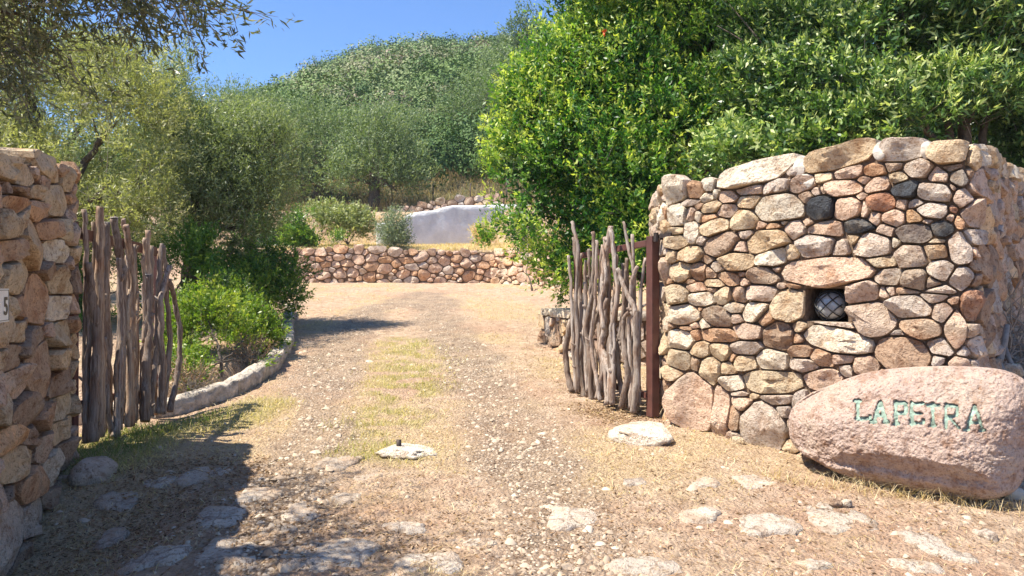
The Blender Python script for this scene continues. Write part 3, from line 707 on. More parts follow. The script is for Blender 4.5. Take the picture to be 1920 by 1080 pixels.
# letters as strokes in photo pixels: (x0,y0,x1,y1,halfwidth)
def glyph(x, yt, yb, wd, ch):
    h = yb-yt; L_, R_, m_ = x+4, x+wd-4, (yt+yb)/2
    g = {'L': [(L_+1, yt, L_, yb-4), (L_-2, yb-4, R_+2, yb-5), (R_+3, yb-10, R_+3, yb-3), (L_-4, yt+1, L_+5, yt+1)],
         'A': [((L_+R_)/2, yt, L_, yb), ((L_+R_)/2+1, yt, R_, yb), (L_+3, yb-h*.34, R_-3, yb-h*.32), (L_-4, yb-1, L_+4, yb-1), (R_-4, yb-1, R_+4, yb-1)],
         'P': [(L_, yt, L_, yb), (L_, yt+3, R_-3, yt+3), (R_-1, yt+5, R_-1, m_-2), (L_, m_+1, R_-3, m_+1), (L_-3, yb-1, L_+4, yb-1)],
         'E': [(L_, yt, L_, yb), (L_, yt+3, R_+1, yt+3), (L_, m_, R_-3, m_), (L_, yb-4, R_+2, yb-4), (R_+2, yb-10, R_+2, yb-3)],
         'T': [(L_-2, yt+4, R_+3, yt+4), ((L_+R_)/2, yt, (L_+R_)/2, yb), ((L_+R_)/2-4, yb-1, (L_+R_)/2+4, yb-1)],
         'R': [(L_, yt, L_, yb), (L_, yt+3, R_-4, yt+4), (R_-3, yt+6, R_-3, m_-2), (L_, m_+1, R_-4, m_), (L_+5, m_+2, R_, yb)]}[ch]
    return g
letters = [('L', 1603, 751, 790, 29), ('A', 1633, 754, 793, 32), ('P', 1675, 753, 796, 28), ('E', 1705, 755, 798, 28), ('T', 1735, 757, 800, 27), ('R', 1769, 758, 803, 32), ('A', 1808, 762, 808, 38)]
masks_l = []
wob = fbm(PXf*.08, PYf*.08, 61, 2, 1.0)*1.3
for ch, x, yt, yb, wd in letters:
    mk = np.zeros(PXf.shape, bool)
    for x0, y0, x1, y1 in glyph(x, yt, yb, wd, ch):
        vx, vy = x1-x0, y1-y0; L = vx*vx+vy*vy+1e-9; t_ = np.clip(((PXf-x0)*vx+(PYf-y0)*vy)/L, 0, 1)
        mk |= np.hypot(PXf-x0-t_*vx, PYf-y0-t_*vy) < 4.1+wob
    masks_l.append(mk); Df = Df-.016*mk
Wf = wp(Xf, Zf, Df); Wb = wp(*surf[1])
nvx = NX+1; idx = (np.arange(NY)[:, None]*nvx+np.arange(NX)[None])
def qf(i, flip=False):
    q = np.stack([i, i+1, i+nvx+1, i+nvx], -1)
    return q[..., ::-1] if flip else q
lab = np.zeros((NY, NX), int)
for k, mk in enumerate(masks_l):
    f = mk[:-1, :-1] & mk[1:, :-1] & mk[:-1, 1:] & mk[1:, 1:]; lab[f] = k+1
bo = empty('boulder', (ctr.x, ctr.y, Hs(ctr.x, ctr.y)), 'huge pinkish granite boulder carved LA PETRA in faded green letters', 'boulder')
NF = (NX+1)*(NY+1)
Vall = np.vstack([Wf.reshape(-1, 3), Wb.reshape(-1, 3)])
q1 = qf(idx)[lab == 0]; q2 = qf(idx, True).reshape(-1, 4)+NF
me = mesh_np('rock', Vall, np.vstack([q1, q2])); bm = bmesh.new(); bm.from_mesh(me)
bmesh.ops.remove_doubles(bm, verts=[v for v in bm.verts if v.is_boundary], dist=.003)
bmesh.ops.delete(bm, geom=[v for v in bm.verts if not v.link_faces], context='VERTS'); bm.to_mesh(me); bm.free()
M['boulder'] = stone_material('pink_granite', 1.3, .02, .35)
ro = link('rock', me, M['boulder'], bo); ro.color = (.50, .385, .325, 1)
for k, (ch, *_r) in enumerate(letters):
    q = qf(idx)[lab == k+1]
    if len(q) == 0: continue
    us_, inv = np.unique(q, return_inverse=True)
    lo = link('letter', mesh_np('letter', Wf.reshape(-1, 3)[us_], inv.reshape(q.shape)), M['teal'], bo)
    lo['label'] = 'carved letter %s painted faded green' % ch

# ---- loose rocks
def rock(name, px, py, w_, h_, label, cat, mat='stone', col='g', depth=None, group=None, d=None, flat=1.0, seed=0, zoff=0):
    g = P(px, py, d) if d else G(px, py)
    wm = w_/F*g.y/2; hm = h_/F*g.y/2; dm = (depth or wm*.8)
    bm = bmesh.new(); bmesh.ops.create_icosphere(bm, subdivisions=4 if w_ > 40 else 3, radius=1)
    for v in bm.verts:
        n = v.co.normalized(); sdv = Vector((seed*3.1, seed*1.7, seed))
        k = 1+.34*noise.noise(n*1.5+sdv)+.16*noise.noise(n*3.6+sdv)+.08*noise.noise(n*9+sdv)
        for q in range(5):
            a = Vector((math.sin(seed*7+q*2.3), math.cos(seed*3+q*1.7), .5+.5*math.sin(q*4+seed))).normalized(); k = min(k, (.78+.07*math.sin(q*9+seed))/max(.05, n.dot(a)))
        c = n*k
        c = Vector([math.copysign(abs(q)**.8, q) for q in c])
        v.co = Vector((c.x*wm, c.y*dm, c.z*hm))
    me = bpy.data.meshes.new(name); bm.to_mesh(me); bm.free()
    o = link(name, me, M[mat]); o.location = (g.x, g.y+dm*.6, g.z+hm*.45*flat+zoff); o.color = (*C[col], 1)
    tag(o, label, cat, group); return o
rock('rock', 1215, 830, 126, 34, 'flat white rock at the foot of the right gate post', 'rock', 'stone', 'w', depth=.3, seed=1)
gs = rock('gate_stop_rock', 755, 856, 118, 24, 'low white rock in the drive with a short iron peg in it', 'rock', 'stone', 'w', depth=.16, seed=2, flat=.6)
g_ = gs.location; V, Fc = tube([g_+Vector((-.035, -.03, -.02)), g_+Vector((-.035, -.03, .085))], .017, 12)
pg = link('peg', mesh_py('peg', V, Fc), M['iron'], None); pg.parent = gs; pg.matrix_parent_inverse = Matrix.Translation(-gs.location)
rock('rock', 158, 905, 72, 62, 'pale grey wedge rock at the end of the left wall', 'rock', 'stone', 'g', depth=.14, seed=3)
rock('rock', 1828, 690, 84, 40, 'small ochre rock lying behind the top of the carved boulder', 'rock', d=4.9, col='t', seed=4, depth=.1, zoff=.02)
rock('rock', 1385, 834, 26, 20, 'fist sized tan stone on the ground at the base of the right wall', 'rock', col='t', seed=5)
rock('rock', 1569, 955, 24, 15, 'darker of two cobbles lying on a slab before the boulder', 'rock', col='b', seed=6, zoff=.02)
rock('rock', 1590, 955, 22, 14, 'paler of two cobbles lying on a slab before the boulder', 'rock', col='c', seed=7, zoff=.02)
rock('rock', 1512, 868, 30, 24, 'tan stone wedged beneath the left end of the carved boulder', 'rock', col='t', seed=8)
rock('rock', 1910, 936, 40, 30, 'pale stone wedged beneath the right end of the carved boulder', 'rock', 'whiterock', seed=9)
rock('rock', 1905, 700, 40, 26, 'light stone on the bank right of the stone wall', 'rock', d=5.0, col='c', seed=10)

# ---- flat stones set in the drive: parts of the ground
sl = [(1070, 972, 88, 44), (1310, 969, 83, 28), (1440, 983, 105, 44), (1572, 972, 105, 60), (1417, 905, 83, 25), (1324, 908, 60, 16), (1208, 1063, 127, 36), (899, 1020, 60, 17), (1743, 1021, 72, 50), (1721, 1066, 90, 32), (1800, 1045, 60, 18), (1848, 1002, 30, 18),
      (806, 1058, 120, 45), (379, 892, 85, 30), (631, 868, 80, 26), (221, 941, 78, 38), (409, 970, 98, 38), (486, 928, 70, 30), (430, 1035, 128, 47), (620, 1043, 180, 60), (293, 1047, 107, 38), (690, 898, 50, 14), (300, 905, 60, 20), (560, 965, 80, 26), (760, 990, 80, 22), (1190, 905, 50, 12), (210, 1010, 60, 26), (520, 995, 60, 20), (650, 935, 60, 18), (1530, 1060, 60, 18)]
def slab(px, py, w_, h_, sd):
    rnd = random.Random(sd); c = G(px, py); a = w_/F*c.y/2; f_, n_ = G(px, py-h_/2), G(px, py+h_/2); b = (f_.y-n_.y)/2
    N = 40; V = []; Fc = []; ph = rnd.uniform(0, 6.28)
    rad = []
    for k in range(N):
        th = 2*math.pi*k/N; ca, sa = math.cos(th), math.sin(th); r = (abs(ca)**3+abs(sa)**3)**(-1/3)*(1+.14*math.sin(2*th+ph)+.10*math.sin(3*th+ph*2)+.18*noise.noise(Vector((ca*2.2, sa*2.2, sd)))+.14*noise.noise(Vector((ca*7, sa*7, sd))))
        rad.append((ca*r*a, sa*r*b))
    for s_, h in ((1.0, -.035), (.975, -.004), (.90, .010), (.7, .013), (.4, .014), (.15, .014)):
        for x, y in rad:
            X, Y = c.x+x*s_, c.y+y*s_
            V.append((X, Y, Hs(X, Y)+h+(.014*noise.noise(Vector((X*9, Y*9, sd)))+.008*noise.noise(Vector((X*28, Y*28, sd))))*(h > -.01)))
    V.append((c.x, c.y, Hs(c.x, c.y)+.014))
    for k in range(5):
        for i in range(N): Fc.append((k*N+i, k*N+(i+1) % N, (k+1)*N+(i+1) % N, (k+1)*N+i))
    for i in range(N): Fc.append((5*N+i, 5*N+(i+1) % N, len(V)-1))
    me = mesh_py('paving_stone', V, Fc); o = link('paving_stone', me, M['slab'], ground); k = rnd.uniform(.85, 1.1); o.color = (.50*k, .44*k, .37*k, 1); return o
M['slab'] = stone_material('worn_pale_granite', 1.0, .02, .6)
def dirty_slab():
    t = M['slab'].node_tree; b = [n for n in t.nodes if n.type == 'BSDF_PRINCIPLED'][0]
    src = b.inputs['Base Color'].links[0].from_socket; g = t.nodes.new('ShaderNodeNewGeometry')
    n = nnoise(t, 4.5, 7, .75, g.outputs['Position']); v = t.nodes.new('ShaderNodeTexVoronoi'); v.feature = 'DISTANCE_TO_EDGE'; v.inputs['Scale'].default_value = 5
    w2 = nnoise(t, 8, 4, .6, g.outputs['Position']); t.links.new(mix(t, g.outputs['Position'], w2.outputs['Color'], .12), v.inputs['Vector'])
    c = mix(t, src, (.45, .31, .20), ramp(t, n.outputs[0], [(.50, (0, 0, 0)), (.64, (.85, .85, .85))]).outputs[0])
    c = mix(t, c, (.20, .14, .10), ramp(t, v.outputs['Distance'], [(.0, (.8, .8, .8)), (.035, (0, 0, 0))]).outputs[0])
    t.links.new(c, b.inputs['Base Color'])
dirty_slab()
for i, s in enumerate(sl): slab(*s, i+1)

# ------------------------------------------------------------------ gates
def plane_pt(A, B, px, py, off=0):
    r = (px-960)/F; dx, dy = B.x-A.x, B.y-A.y
    s = (r*A.y-A.x)/(dx-r*dy); x, y = A.x+dx*s, A.y+dy*s
    L = math.hypot(dx, dy); nx, ny = dy/L, -dx/L
    if nx*(-x)+ny*(-y) < 0: nx, ny = -nx, -ny
    return Vector((x+nx*off, y+ny*off, EYE+(540-py)/F*y))
def box_between(p, q, wdt, hgt, up=Vector((0, 0, 1))):
    t = (q-p).normalized(); s = t.cross(up)
    if s.length < .1: s = t.cross(Vector((1, 0, 0)))
    s.normalize(); u = s.cross(t); V = []
    for e in (p, q):
        for a, b in ((-1, -1), (1, -1), (1, 1), (-1, 1)): V.append(e+s*a*wdt/2+u*b*hgt/2)
    return V, [(0, 3, 2, 1), (4, 5, 6, 7), (0, 1, 5, 4), (1, 2, 6, 5), (2, 3, 7, 6), (3, 0, 4, 7)]
def bevel_obj(o, w_=.004):
    m = o.modifiers.new('bevel', 'BEVEL'); m.width = w_; m.segments = 2; return o
def catmull(pts, n):
    P_ = [np.array(p, float) for p in pts]
    if len(P_) == 2: P_ = [P_[0], (P_[0]+P_[1])/2+np.array([random.uniform(-3, 3), 0, 0][:len(P_[0])]), P_[1]]
    out = []
    for i in range(len(P_)-1):
        p0 = P_[max(i-1, 0)]; p1 = P_[i]; p2 = P_[i+1]; p3 = P_[min(i+2, len(P_)-1)]
        for k in range(n):
            t = k/n; out.append(.5*((2*p1)+(p2-p0)*t+(2*p0-5*p1+4*p2-p3)*t*t+(3*p1-p0-3*p2+p3)*t**3))
    out.append(P_[-1]); return out
def stick(root, A, B, pts, rpx, off, tone, forks=1, cut=False):
    cv = catmull(pts, 7); W = []; sd = random.uniform(0, 50)
    for i, (x, y) in enumerate(cv):
        p = plane_pt(A, B, x+noise.noise(Vector((i*.45, sd, 0)))*1.7, y, off+.012*noise.noise(Vector((i*.3, sd, 7))))
        W.append(p)
    n = len(W); rm = rpx/F*W[n//2].y
    rads = [rm*(.72+.34*i/(n-1))*(1+.22*noise.noise(Vector((i*.8, sd, 3)))) for i in range(n)]
    parts = [tube(W, rads, 9)]
    for _ in range(forks):
        k = random.randint(2, n-3); d = Vector((random.choice((-1, 1))*random.uniform(.3, .8), random.uniform(-.3, .1), random.uniform(.4, 1))).normalized()
        L = random.uniform(.02, .07); parts.append(tube([W[k], W[k]+d*L*.6, W[k]+d*L], [rm*.65, rm*.5, rm*.36], 7))
    me = mesh_py('stick', *join(parts)); o = link('stick', me, M['wood'], root); o.color = (*tone, 1)
    # roughen
    for v in me.vertices:
        v.co += Vector((noise.noise(v.co*22+Vector((sd, 0, 0))), noise.noise(v.co*22+Vector((0, sd, 0))), 0))*rm*.32
    if cut:
        c = link('cut_end', mesh_py('cut_end', *tube([W[0], W[0]+Vector((0, 0, .006))], [rads[0]*.98, rads[0]*.9], 9)), M['whiterock'], None, False)
        c.parent = o; 
    return o
tones_r = [(.50, .44, .38), (.38, .33, .28), (.56, .49, .42), (.32, .26, .21), (.45, .37, .30)]
tones_l = [(.46, .35, .25), (.36, .29, .22), (.55, .43, .31), (.30, .245, .20), (.44, .37, .31)]
def conv(x0, y0, k, s): return [[(x0+k*float(a.split(',')[0]), y0+k*float(a.split(',')[1])) for a in q.split(' ')] for q in s.split(';')]
# right leaf
gA = Vector((1.118, 5.86, 0)); gB = Vector((.575, 6.85, 0))
rgate = empty('gate', (gA.x, gA.y, .47), 'open right gate leaf of twisted grey branches on a rust brown steel frame', 'gate')
def post(root, A, B, px, y0, y1, wpx, name='frame_post', off=0, mat='steel'):
    p = plane_pt(A, B, px, y0, off); q = plane_pt(A, B, px, y1, off); q.x, q.y = p.x, p.y
    d = wpx/F*p.y; return bevel_obj(link(name, mesh_py(name, *box_between(p, q, d, d, (B-A).normalized())), M[mat], root, False))
post(rgate, gA, gB, 1224, 443, 781, 18); post(rgate, gA, gB, 1084, 474, 735, 12)
p, q = plane_pt(gA, gB, 1214, 456), plane_pt(gA, gB, 1088, 480)
bevel_obj(link('frame_rail', mesh_py('frame_rail', *box_between(p, q, .035, .05)), M['steel'], rgate, False))
p, q = plane_pt(gA, gB, 1214, 742), plane_pt(gA, gB, 1088, 705)
bevel_obj(link('frame_rail', mesh_py('frame_rail', *box_between(p, q, .035, .05)), M['steel'], rgate, False))
p = plane_pt(gA, gB, 1232, 444); e = RW.map(np.array([RW.pix(1262, 440)[0]]), np.array([RW.pix(1262, 440)[1]]), np.array([.02]))[0]
link('hinge_strap', mesh_py('hinge_strap', *join([box_between(p, Vector(e), .012, .03), tube([p+Vector((-.012, -.02, -.04)), p+Vector((-.012, -.02, .03))], .02, 10), tube([p+Vector((.03, -.02, -.025)), p+Vector((.03, -.02, .025))], .014, 10)])), M['iron'], rgate, False)
link('bottom_pivot', mesh_py('bottom_pivot', *tube([plane_pt(gA, gB, 1226, 776), plane_pt(gA, gB, 1226, 796)], .022, 10)), M['iron'], rgate, False)
rs = "200,110 222,280 205,430 165,600 170,700 190,800;190,190 205,400 212,600 222,790;215,40 247,180 235,400 243,600 240,800;268,160 272,280 280,400 268,600 262,825;300,85 306,200 300,330 268,520 285,640 290,845;330,125 328,300 318,450 305,600 330,740 345,840;250,310 255,450 248,600 268,800;380,60 350,260 352,480 340,600 375,700 385,800;395,75 412,220 425,380 395,560 405,700 400,855;425,40 450,170 475,300 445,500 440,700 425,865;500,240 478,330 465,520 475,700 475,875;425,250 455,330 505,450 508,600 515,760 495,892;382,330 375,500 392,640 370,850;450,250 440,420 425,560 455,700 445,870;400,400 412,560 400,700 385,850;312,430 290,520 268,582;365,380 330,560 345,700 318,830;490,430 455,480 450,560 470,720 440,870;232,180 222,330 238,520 210,760;340,560 352,680 365,860;420,400 398,520 385,620 402,790;285,560 300,700 285,830;466,380 486,520 500,640 486,880;355,145 372,280 350,400 362,520"
for i, pts in enumerate(conv(1000, 400, .4167, rs)):
    big = i in (0, 7, 8, 11); stick(rgate, gA, gB, pts, random.uniform(5.8, 7.2) if big else random.uniform(3.8, 5.4), .045+.03*(i % 3), random.choice(tones_r), random.randint(1, 3), cut=i in (5, 8))
for i, x in enumerate((1096, 1112, 1128, 1141, 1156, 1170, 1184, 1198, 1206)):
    yt = 440+(x-1092)*-.05+random.uniform(0, 70); yb = 745+(x-1092)*.22+random.uniform(-12, 6)
    stick(rgate, gA, gB, [(x+random.uniform(-8, 8), yt), (x+random.uniform(-6, 6), (yt+yb)/2-60), (x+random.uniform(-7, 7), (yt+yb)/2+60), (x+random.uniform(-4, 6), yb)], random.uniform(4.0, 5.4), .02, random.choice(tones_r), random.randint(0, 2))
# left leaf
hA = Vector((-2.95, 5.03, 0)); hB = Vector((-2.93, 6.22, 0))
lgate = empty('gate', (hA.x, hA.y, .42), 'open left gate leaf of brownish branches standing in its own shade', 'gate')
post(lgate, hA, hB, 137, 415, 822, 14); post(lgate, hA, hB, 297, 470, 776, 13)
p, q = plane_pt(hA, hB, 142, 436), plane_pt(hA, hB, 292, 472)
bevel_obj(link('frame_rail', mesh_py('frame_rail', *box_between(p, q, .03, .075)), M['steel'], lgate, False))
p, q = plane_pt(hA, hB, 142, 760), plane_pt(hA, hB, 292, 726)
bevel_obj(link('frame_rail', mesh_py('frame_rail', *box_between(p, q, .03, .05)), M['steel'], lgate, False))
lsx = "103,50 112,250 122,420 125,560 112,800 108,1015;155,40 150,220 150,400 152,640 150,990;85,270 100,400 122,560 112,760 100,1010;195,105 185,300 190,480 200,650 175,800 160,985;210,85 238,250 245,350 242,600 230,960;245,115 268,260 275,400 262,640 265,945;268,90 285,200 292,350 288,600 290,940;178,400 145,480 138,640 148,800 135,960;215,250 222,400 225,560 215,760 205,990;315,195 308,360 312,560 318,760 312,930;343,170 340,260 345,420 340,600;342,320 348,480 338,640 328,800 325,925;368,135 372,330 370,520 385,700 380,905;415,190 402,300 398,420 392,620 375,760 360,905;430,285 398,400 392,520 402,700 400,895;385,200 378,400 365,620 370,880;418,200 432,330 440,480 445,640 420,885;430,340 458,450 476,600 462,740 430,885;300,480 278,620 285,760 272,935;170,580 190,700 182,860 205,990;262,380 250,520 262,700 250,950;318,470 300,600 318,750 300,935;130,600 120,800 132,1000;228,560 205,720 215,880 190,990;355,560 345,760 350,915;395,640 410,760 395,890"
for i, pts in enumerate(conv(100, 370, .4537, lsx)):
    big = i in (1, 4, 11, 2, 3); stick(lgate, hA, hB, pts, random.uniform(7.8, 9.4) if big else random.uniform(4.6, 6.6), .04+.03*(i % 3), random.choice(tones_l), random.randint(1, 3), cut=i in (3, 4, 11, 14))

for i, x in enumerate((156, 172, 187, 203, 219, 236, 251, 266, 281, 291)):
    f = (x-145)/155; yt = 395+f*75+random.uniform(0, 90); yb = 828-f*55+random.uniform(-14, 4)
    stick(lgate, hA, hB, [(x+random.uniform(-5, 5), yt), (x+random.uniform(-5, 5), (yt+yb)/2-70), (x+random.uniform(-6, 6), (yt+yb)/2+70), (x+random.uniform(-3, 4), yb)], random.uniform(4.0, 5.6)*(1-.2*f), .015, random.choice(tones_l), random.randint(0, 2))
# ------------------------------------------------------------------ far and low walls
def auto_wall(name, pts, zt_f, label, sizes, cols, thick=.4, fill=.03, bulge=.04, base_mat='mortar', maxfill=120, nring=12, coping=None, mat='stone_far', joint=.018, vis=None, tries=600, dip=.1):
    pa = Path(pts, smooth=False); st = []
    def bot(u):
        x, y, nx, ny = pa.at(u); return H0(x+nx*.25, y+ny*.25)-dip
    top = lambda u: zt_f(u/pa.L)
    if coping:
        u = .05
        while u < pa.L:
            a = random.uniform(*coping)*.5; st.append(dict(u=u+a, v=float(top(u+a))-.03, a=a, b=.05, rot=0, col=random.choice('cg'), cope=True, back=thick*.9, ex=5)); u += 2*a+.01
    a0, a1 = vis or (0, pa.L)
    run_darts(st, a0, a1, lambda u: bot(u)+.03, lambda u: top(u)-(.1 if coping else .03), sizes, cols, tries)
    fill_gaps(st, (a0, a1, (0, bot), (8, top), None), joint, fill, cols, maxn=maxfill, step=.04)
    c = pa.p.mean(0); root = empty(name, (c[0], c[1], Hs(c[0], c[1])), label, 'stone wall')
    wall_body('wall_core', pa, bot, lambda u: top(u)-.02, thick, root, M[base_mat], inset=.03, du=.2)
    print(name, build_stones(st, pa, root, joint, bulge, .05, nring, mat)); return pa
auto_wall('retaining_wall', [(-6.4, 20.6), (-.585, 20.5), (1.3, 18.5), (2.3, 17.4)], lambda f: 2.56+.06*np.sin(f*9), 'low pink rubble retaining wall across the far end of the drive', [.14, .105, .08, .06], 'ppppogpo', fill=.045, maxfill=60, tries=500, bulge=.05, nring=14)
auto_wall('dry_stone_wall', [(-4.2, 25.6), (-3.2, 25.4), (-1.9, 25.2), (-.3, 25.0)], lambda f: 4.13+.62*np.clip(f, 0, 1)**.8, 'dry stone wall climbing to the right behind the white plaster wall', [.14, .1, .08], 'pgbtg', fill=.06, maxfill=30, tries=300, dip=.05)
auto_wall('stone_wall', [(.36, 9.9), (.40, 9.75), (.66, 8.6), (.75, 8.45), (1.3, 8.3), (1.9, 8.1)], lambda f: 1.22+.0*f, 'low stone planter wall with pale slab top behind the right gate', [.13, .1, .07], 'ppgtb', coping=(.3, .5), fill=.03, maxfill=50, nring=16, mat='stone', tries=300)
# white plaster wall: a stepped, rounded slab with real thickness
def plaster():
    y0 = 23.3; prof = [(745, 420), (762, 402), (785, 397), (815, 394), (832, 388), (848, 385), (880, 385), (948, 383), (1010, 383)]
    xs = np.linspace(745, 1010, 60); V = []; root = empty('plaster_wall', (P(850, 460, y0).x, y0, 2.7), 'stepped white plastered wall on the terrace, in its own shade', 'wall')
    K = 0
    for px in xs:
        yt = np.interp(px, [a for a, _ in prof], [b for _, b in prof])
        Y = y0+(px-745)*.0042; p = P(px, yt, Y); w_ = .02*noise.noise(Vector((px*.05, 0, 0)))
        sl = -.22*(px-745)/265*3
        for yy, zz_ in ((Y, 2.3), (Y+w_, 3.0), (Y-w_, p.z-.15), (Y, p.z-.05), (Y+.04, p.z), (Y+.22, p.z+.01), (Y+.27, p.z-.05), (Y+.28, 2.3)):
            V.append((p.x, yy, zz_))
    n = 8; Fc = []
    for i in range(len(xs)-1):
        for k in range(n-1): Fc.append((i*n+k, (i+1)*n+k, (i+1)*n+k+1, i*n+k+1))
    Fc.append(tuple(range(n))[::1]); Fc.append(tuple((len(xs)-1)*n+k for k in range(n-1, -1, -1)))
    link('wall', mesh_py('wall', V, Fc), M['plaster'], root)
    a, b = P(705, 418, 23.4), P(724, 418, 23.4)
    V, Fc = box_between(Vector((a.x, 23.4, 2.4)), Vector((a.x, 23.4, a.z)), .3, .3)
    bevel_obj(link('end_pier', mesh_py('end_pier', *box_between(Vector(((a.x+b.x)/2, 23.5, 2.4)), Vector(((a.x+b.x)/2, 23.5, a.z)), .3, .3)), M['plaster'], root), .04)
    V, Fc = box_between(Vector(((a.x+b.x)/2+.15, 23.52, 2.75)), Vector((P(750, 418, 23.4).x, 23.52, 2.75)), .2, .9); link('low_panel', mesh_py('low_panel', V, Fc), M['plaster'], root, False)
plaster()
# whitewashed kerb of the garden bed
def curb():
    ys = np.concatenate([np.linspace(6.02, 7.2, 16), np.linspace(7.35, 13.5, 40)]); root = None
    pts = [Vector((float(curbx_of_y(y)), float(y), 0)) for y in ys]
    # resample in blocks
    L = [0]
    for a, b in zip(pts[:-1], pts[1:]): L.append(L[-1]+(b-a).length)
    L = np.array(L); X = np.array([p.x for p in pts]); Y = np.array([p.y for p in pts])
    root = empty('garden_kerb', (-2.6, 7.0, Hs(-2.5, 7.0)), 'curved whitewashed stone kerb edging the planted bed on the left', 'kerb')
    u = 0; sd = 0
    while u < L[-1]-.2:
        l = random.uniform(.7, 1.3); n = 16; V = []; sd += 1
        hh = random.uniform(-.008, .008)
        for i in range(n):
            t = u+l*i/(n-1)*.997; x, y = np.interp(t, L, X), np.interp(t, L, Y); x2, y2 = np.interp(t+.05, L, X), np.interp(t+.05, L, Y)
            tx, ty = x2-x, y2-y; k = math.hypot(tx, ty)+1e-9; nx, ny = ty/k, -tx/k
            g0 = Hs(x+nx*.15, y+ny*.15); e = 1 if 0 < i < n-1 else .97
            for off, zz_ in ((.06, -.08), (.068, .04), (.066, .12), (.05, .142), (-.02, .146), (-.075, .14), (-.085, .07), (-.085, -.05)):
                w_ = .026*noise.noise(Vector((t*6, zz_*9+off*9, 1)))+.026*noise.noise(Vector((t*15, zz_*20, off*20)))
                V.append((x+nx*(off*e+w_), y+ny*(off*e+w_), g0+zz_*(e if zz_ > .1 else 1)+hh+w_))
        Fc = [(i*8+k, (i+1)*8+k, (i+1)*8+(k+1) % 8, i*8+(k+1) % 8) for i in range(n-1) for k in range(8)]
        Fc += [tuple(range(7, -1, -1)), tuple((n-1)*8+k for k in range(8))]
        link('kerb_stone', mesh_py('kerb_stone', V, Fc), M['curb'], root); u += l
curb()

# ------------------------------------------------------------------ vegetation
def leaves_mesh(name, pos, dirs, L, W, tint, nrm=None):
    n = len(pos); dirs = dirs/(np.linalg.norm(dirs, axis=1, keepdims=True)+1e-9)
    r = rng.normal(size=(n, 3)) if nrm is None else nrm; s = np.cross(dirs, r); s /= np.linalg.norm(s, axis=1, keepdims=True)+1e-9
    up = np.cross(s, dirs); L = L[:, None]; W = W[:, None]
    a = pos; m1 = pos+dirs*L*.45+s*W*.5+up*L*.04; m2 = pos+dirs*L*.45-s*W*.5+up*L*.04; b = pos+dirs*L-up*L*.06
    V = np.stack([a, m1, b, m2], 1).reshape(-1, 3); i = np.arange(n)*4
    return mesh_np(name, V, np.stack([i, i+1, i+2, i+3], 1), tint)
def shell_points(blobs, n, power=.45, seed=0, hole=.0, hscale=1.2):
    vol = np.array([b[1][0]*b[1][1]*b[1][2] for b in blobs])**(.75); pr = vol/vol.sum()
    k = rng.choice(len(blobs), n*2, p=pr); c = np.array([b[0] for b in blobs])[k]; R = np.array([b[1] for b in blobs])[k]
    d = rng.normal(size=(n*2, 3)); d /= np.linalg.norm(d, axis=1, keepdims=True)
    rr = rng.random(n*2)**power
    lump = 1+.22*np.sin(d[:, 0]*5+c[:, 0]*3+seed)*np.cos(d[:, 2]*6+c[:, 1]+seed)+.12*np.sin(d[:, 1]*11+d[:, 2]*9+seed*2)
    p = c+d*R*rr[:, None]*lump[:, None]
    f = fbm(p[:, 0]+p[:, 1]*.7, p[:, 2]-p[:, 1]*.4, seed+3, 3, hscale)
    keep = f > hole*1.0-.6 if hole else np.ones(len(p), bool)
    p, d, rr = p[keep][:n], d[keep][:n], rr[keep][:n]
    return p, d, rr
def foliage(name, blobs, ntw, lpt, tl, L, W, mat, parent, updir=(0, 0, .6), hole=.3, power=.45, seed=0, tipyoung=.35, tbase=.35, zmin=None, hscale=1.2, pull=None, spread=.5, clip=None):
    p, d, rr = shell_points(blobs, ntw, power, seed, hole, hscale)
    if clip is not None:
        k = clip(p); p, d, rr = p[k], d[k], rr[k]
    n = len(p); td = d*.8+np.array(updir)+rng.normal(size=(n, 3))*spread; td /= np.linalg.norm(td, axis=1, keepdims=True)
    t = rng.random((n, lpt)); pos = p[:, None]+td[:, None]*(t*tl)[..., None]+rng.normal(size=(n, lpt, 3))*tl*.05
    ld = td[:, None]*.9+rng.normal(size=(n, lpt, 3))*.75
    cl = fbm(p[:, 0]*1.0+p[:, 1], p[:, 2]+p[:, 1]*.5, seed+9, 2, 1.6)      # age of growth differs by limb
    tw = np.clip(tbase+.25*cl+rng.normal(size=n)*.12, 0, 1)
    tint = np.clip(tw[:, None]+tipyoung*(t-.4)*(rng.random((n, 1)) < .5)+rng.normal(size=(n, lpt))*.10, 0, 1)
    nr = (d[:, None]+np.array([0, 0, .25])+rng.normal(size=(n, 1, 3))*.45+rng.normal(size=(n, lpt, 3))*.40).reshape(-1, 3)
    pos = pos.reshape(-1, 3); ld = ld.reshape(-1, 3); tint = tint.ravel()
    if zmin is not None:
        k = pos[:, 2] > zmin; pos, ld, tint, nr = pos[k], ld[k], tint[k], nr[k]
    m_ = len(pos); sz = rng.uniform(.6, 1.3, m_)
    o = link(name, leaves_mesh(name, pos, ld, L*sz, W*sz, tint, nr), M[mat], parent, smooth=False); o['kind'] = 'stuff'
    return o, p, td
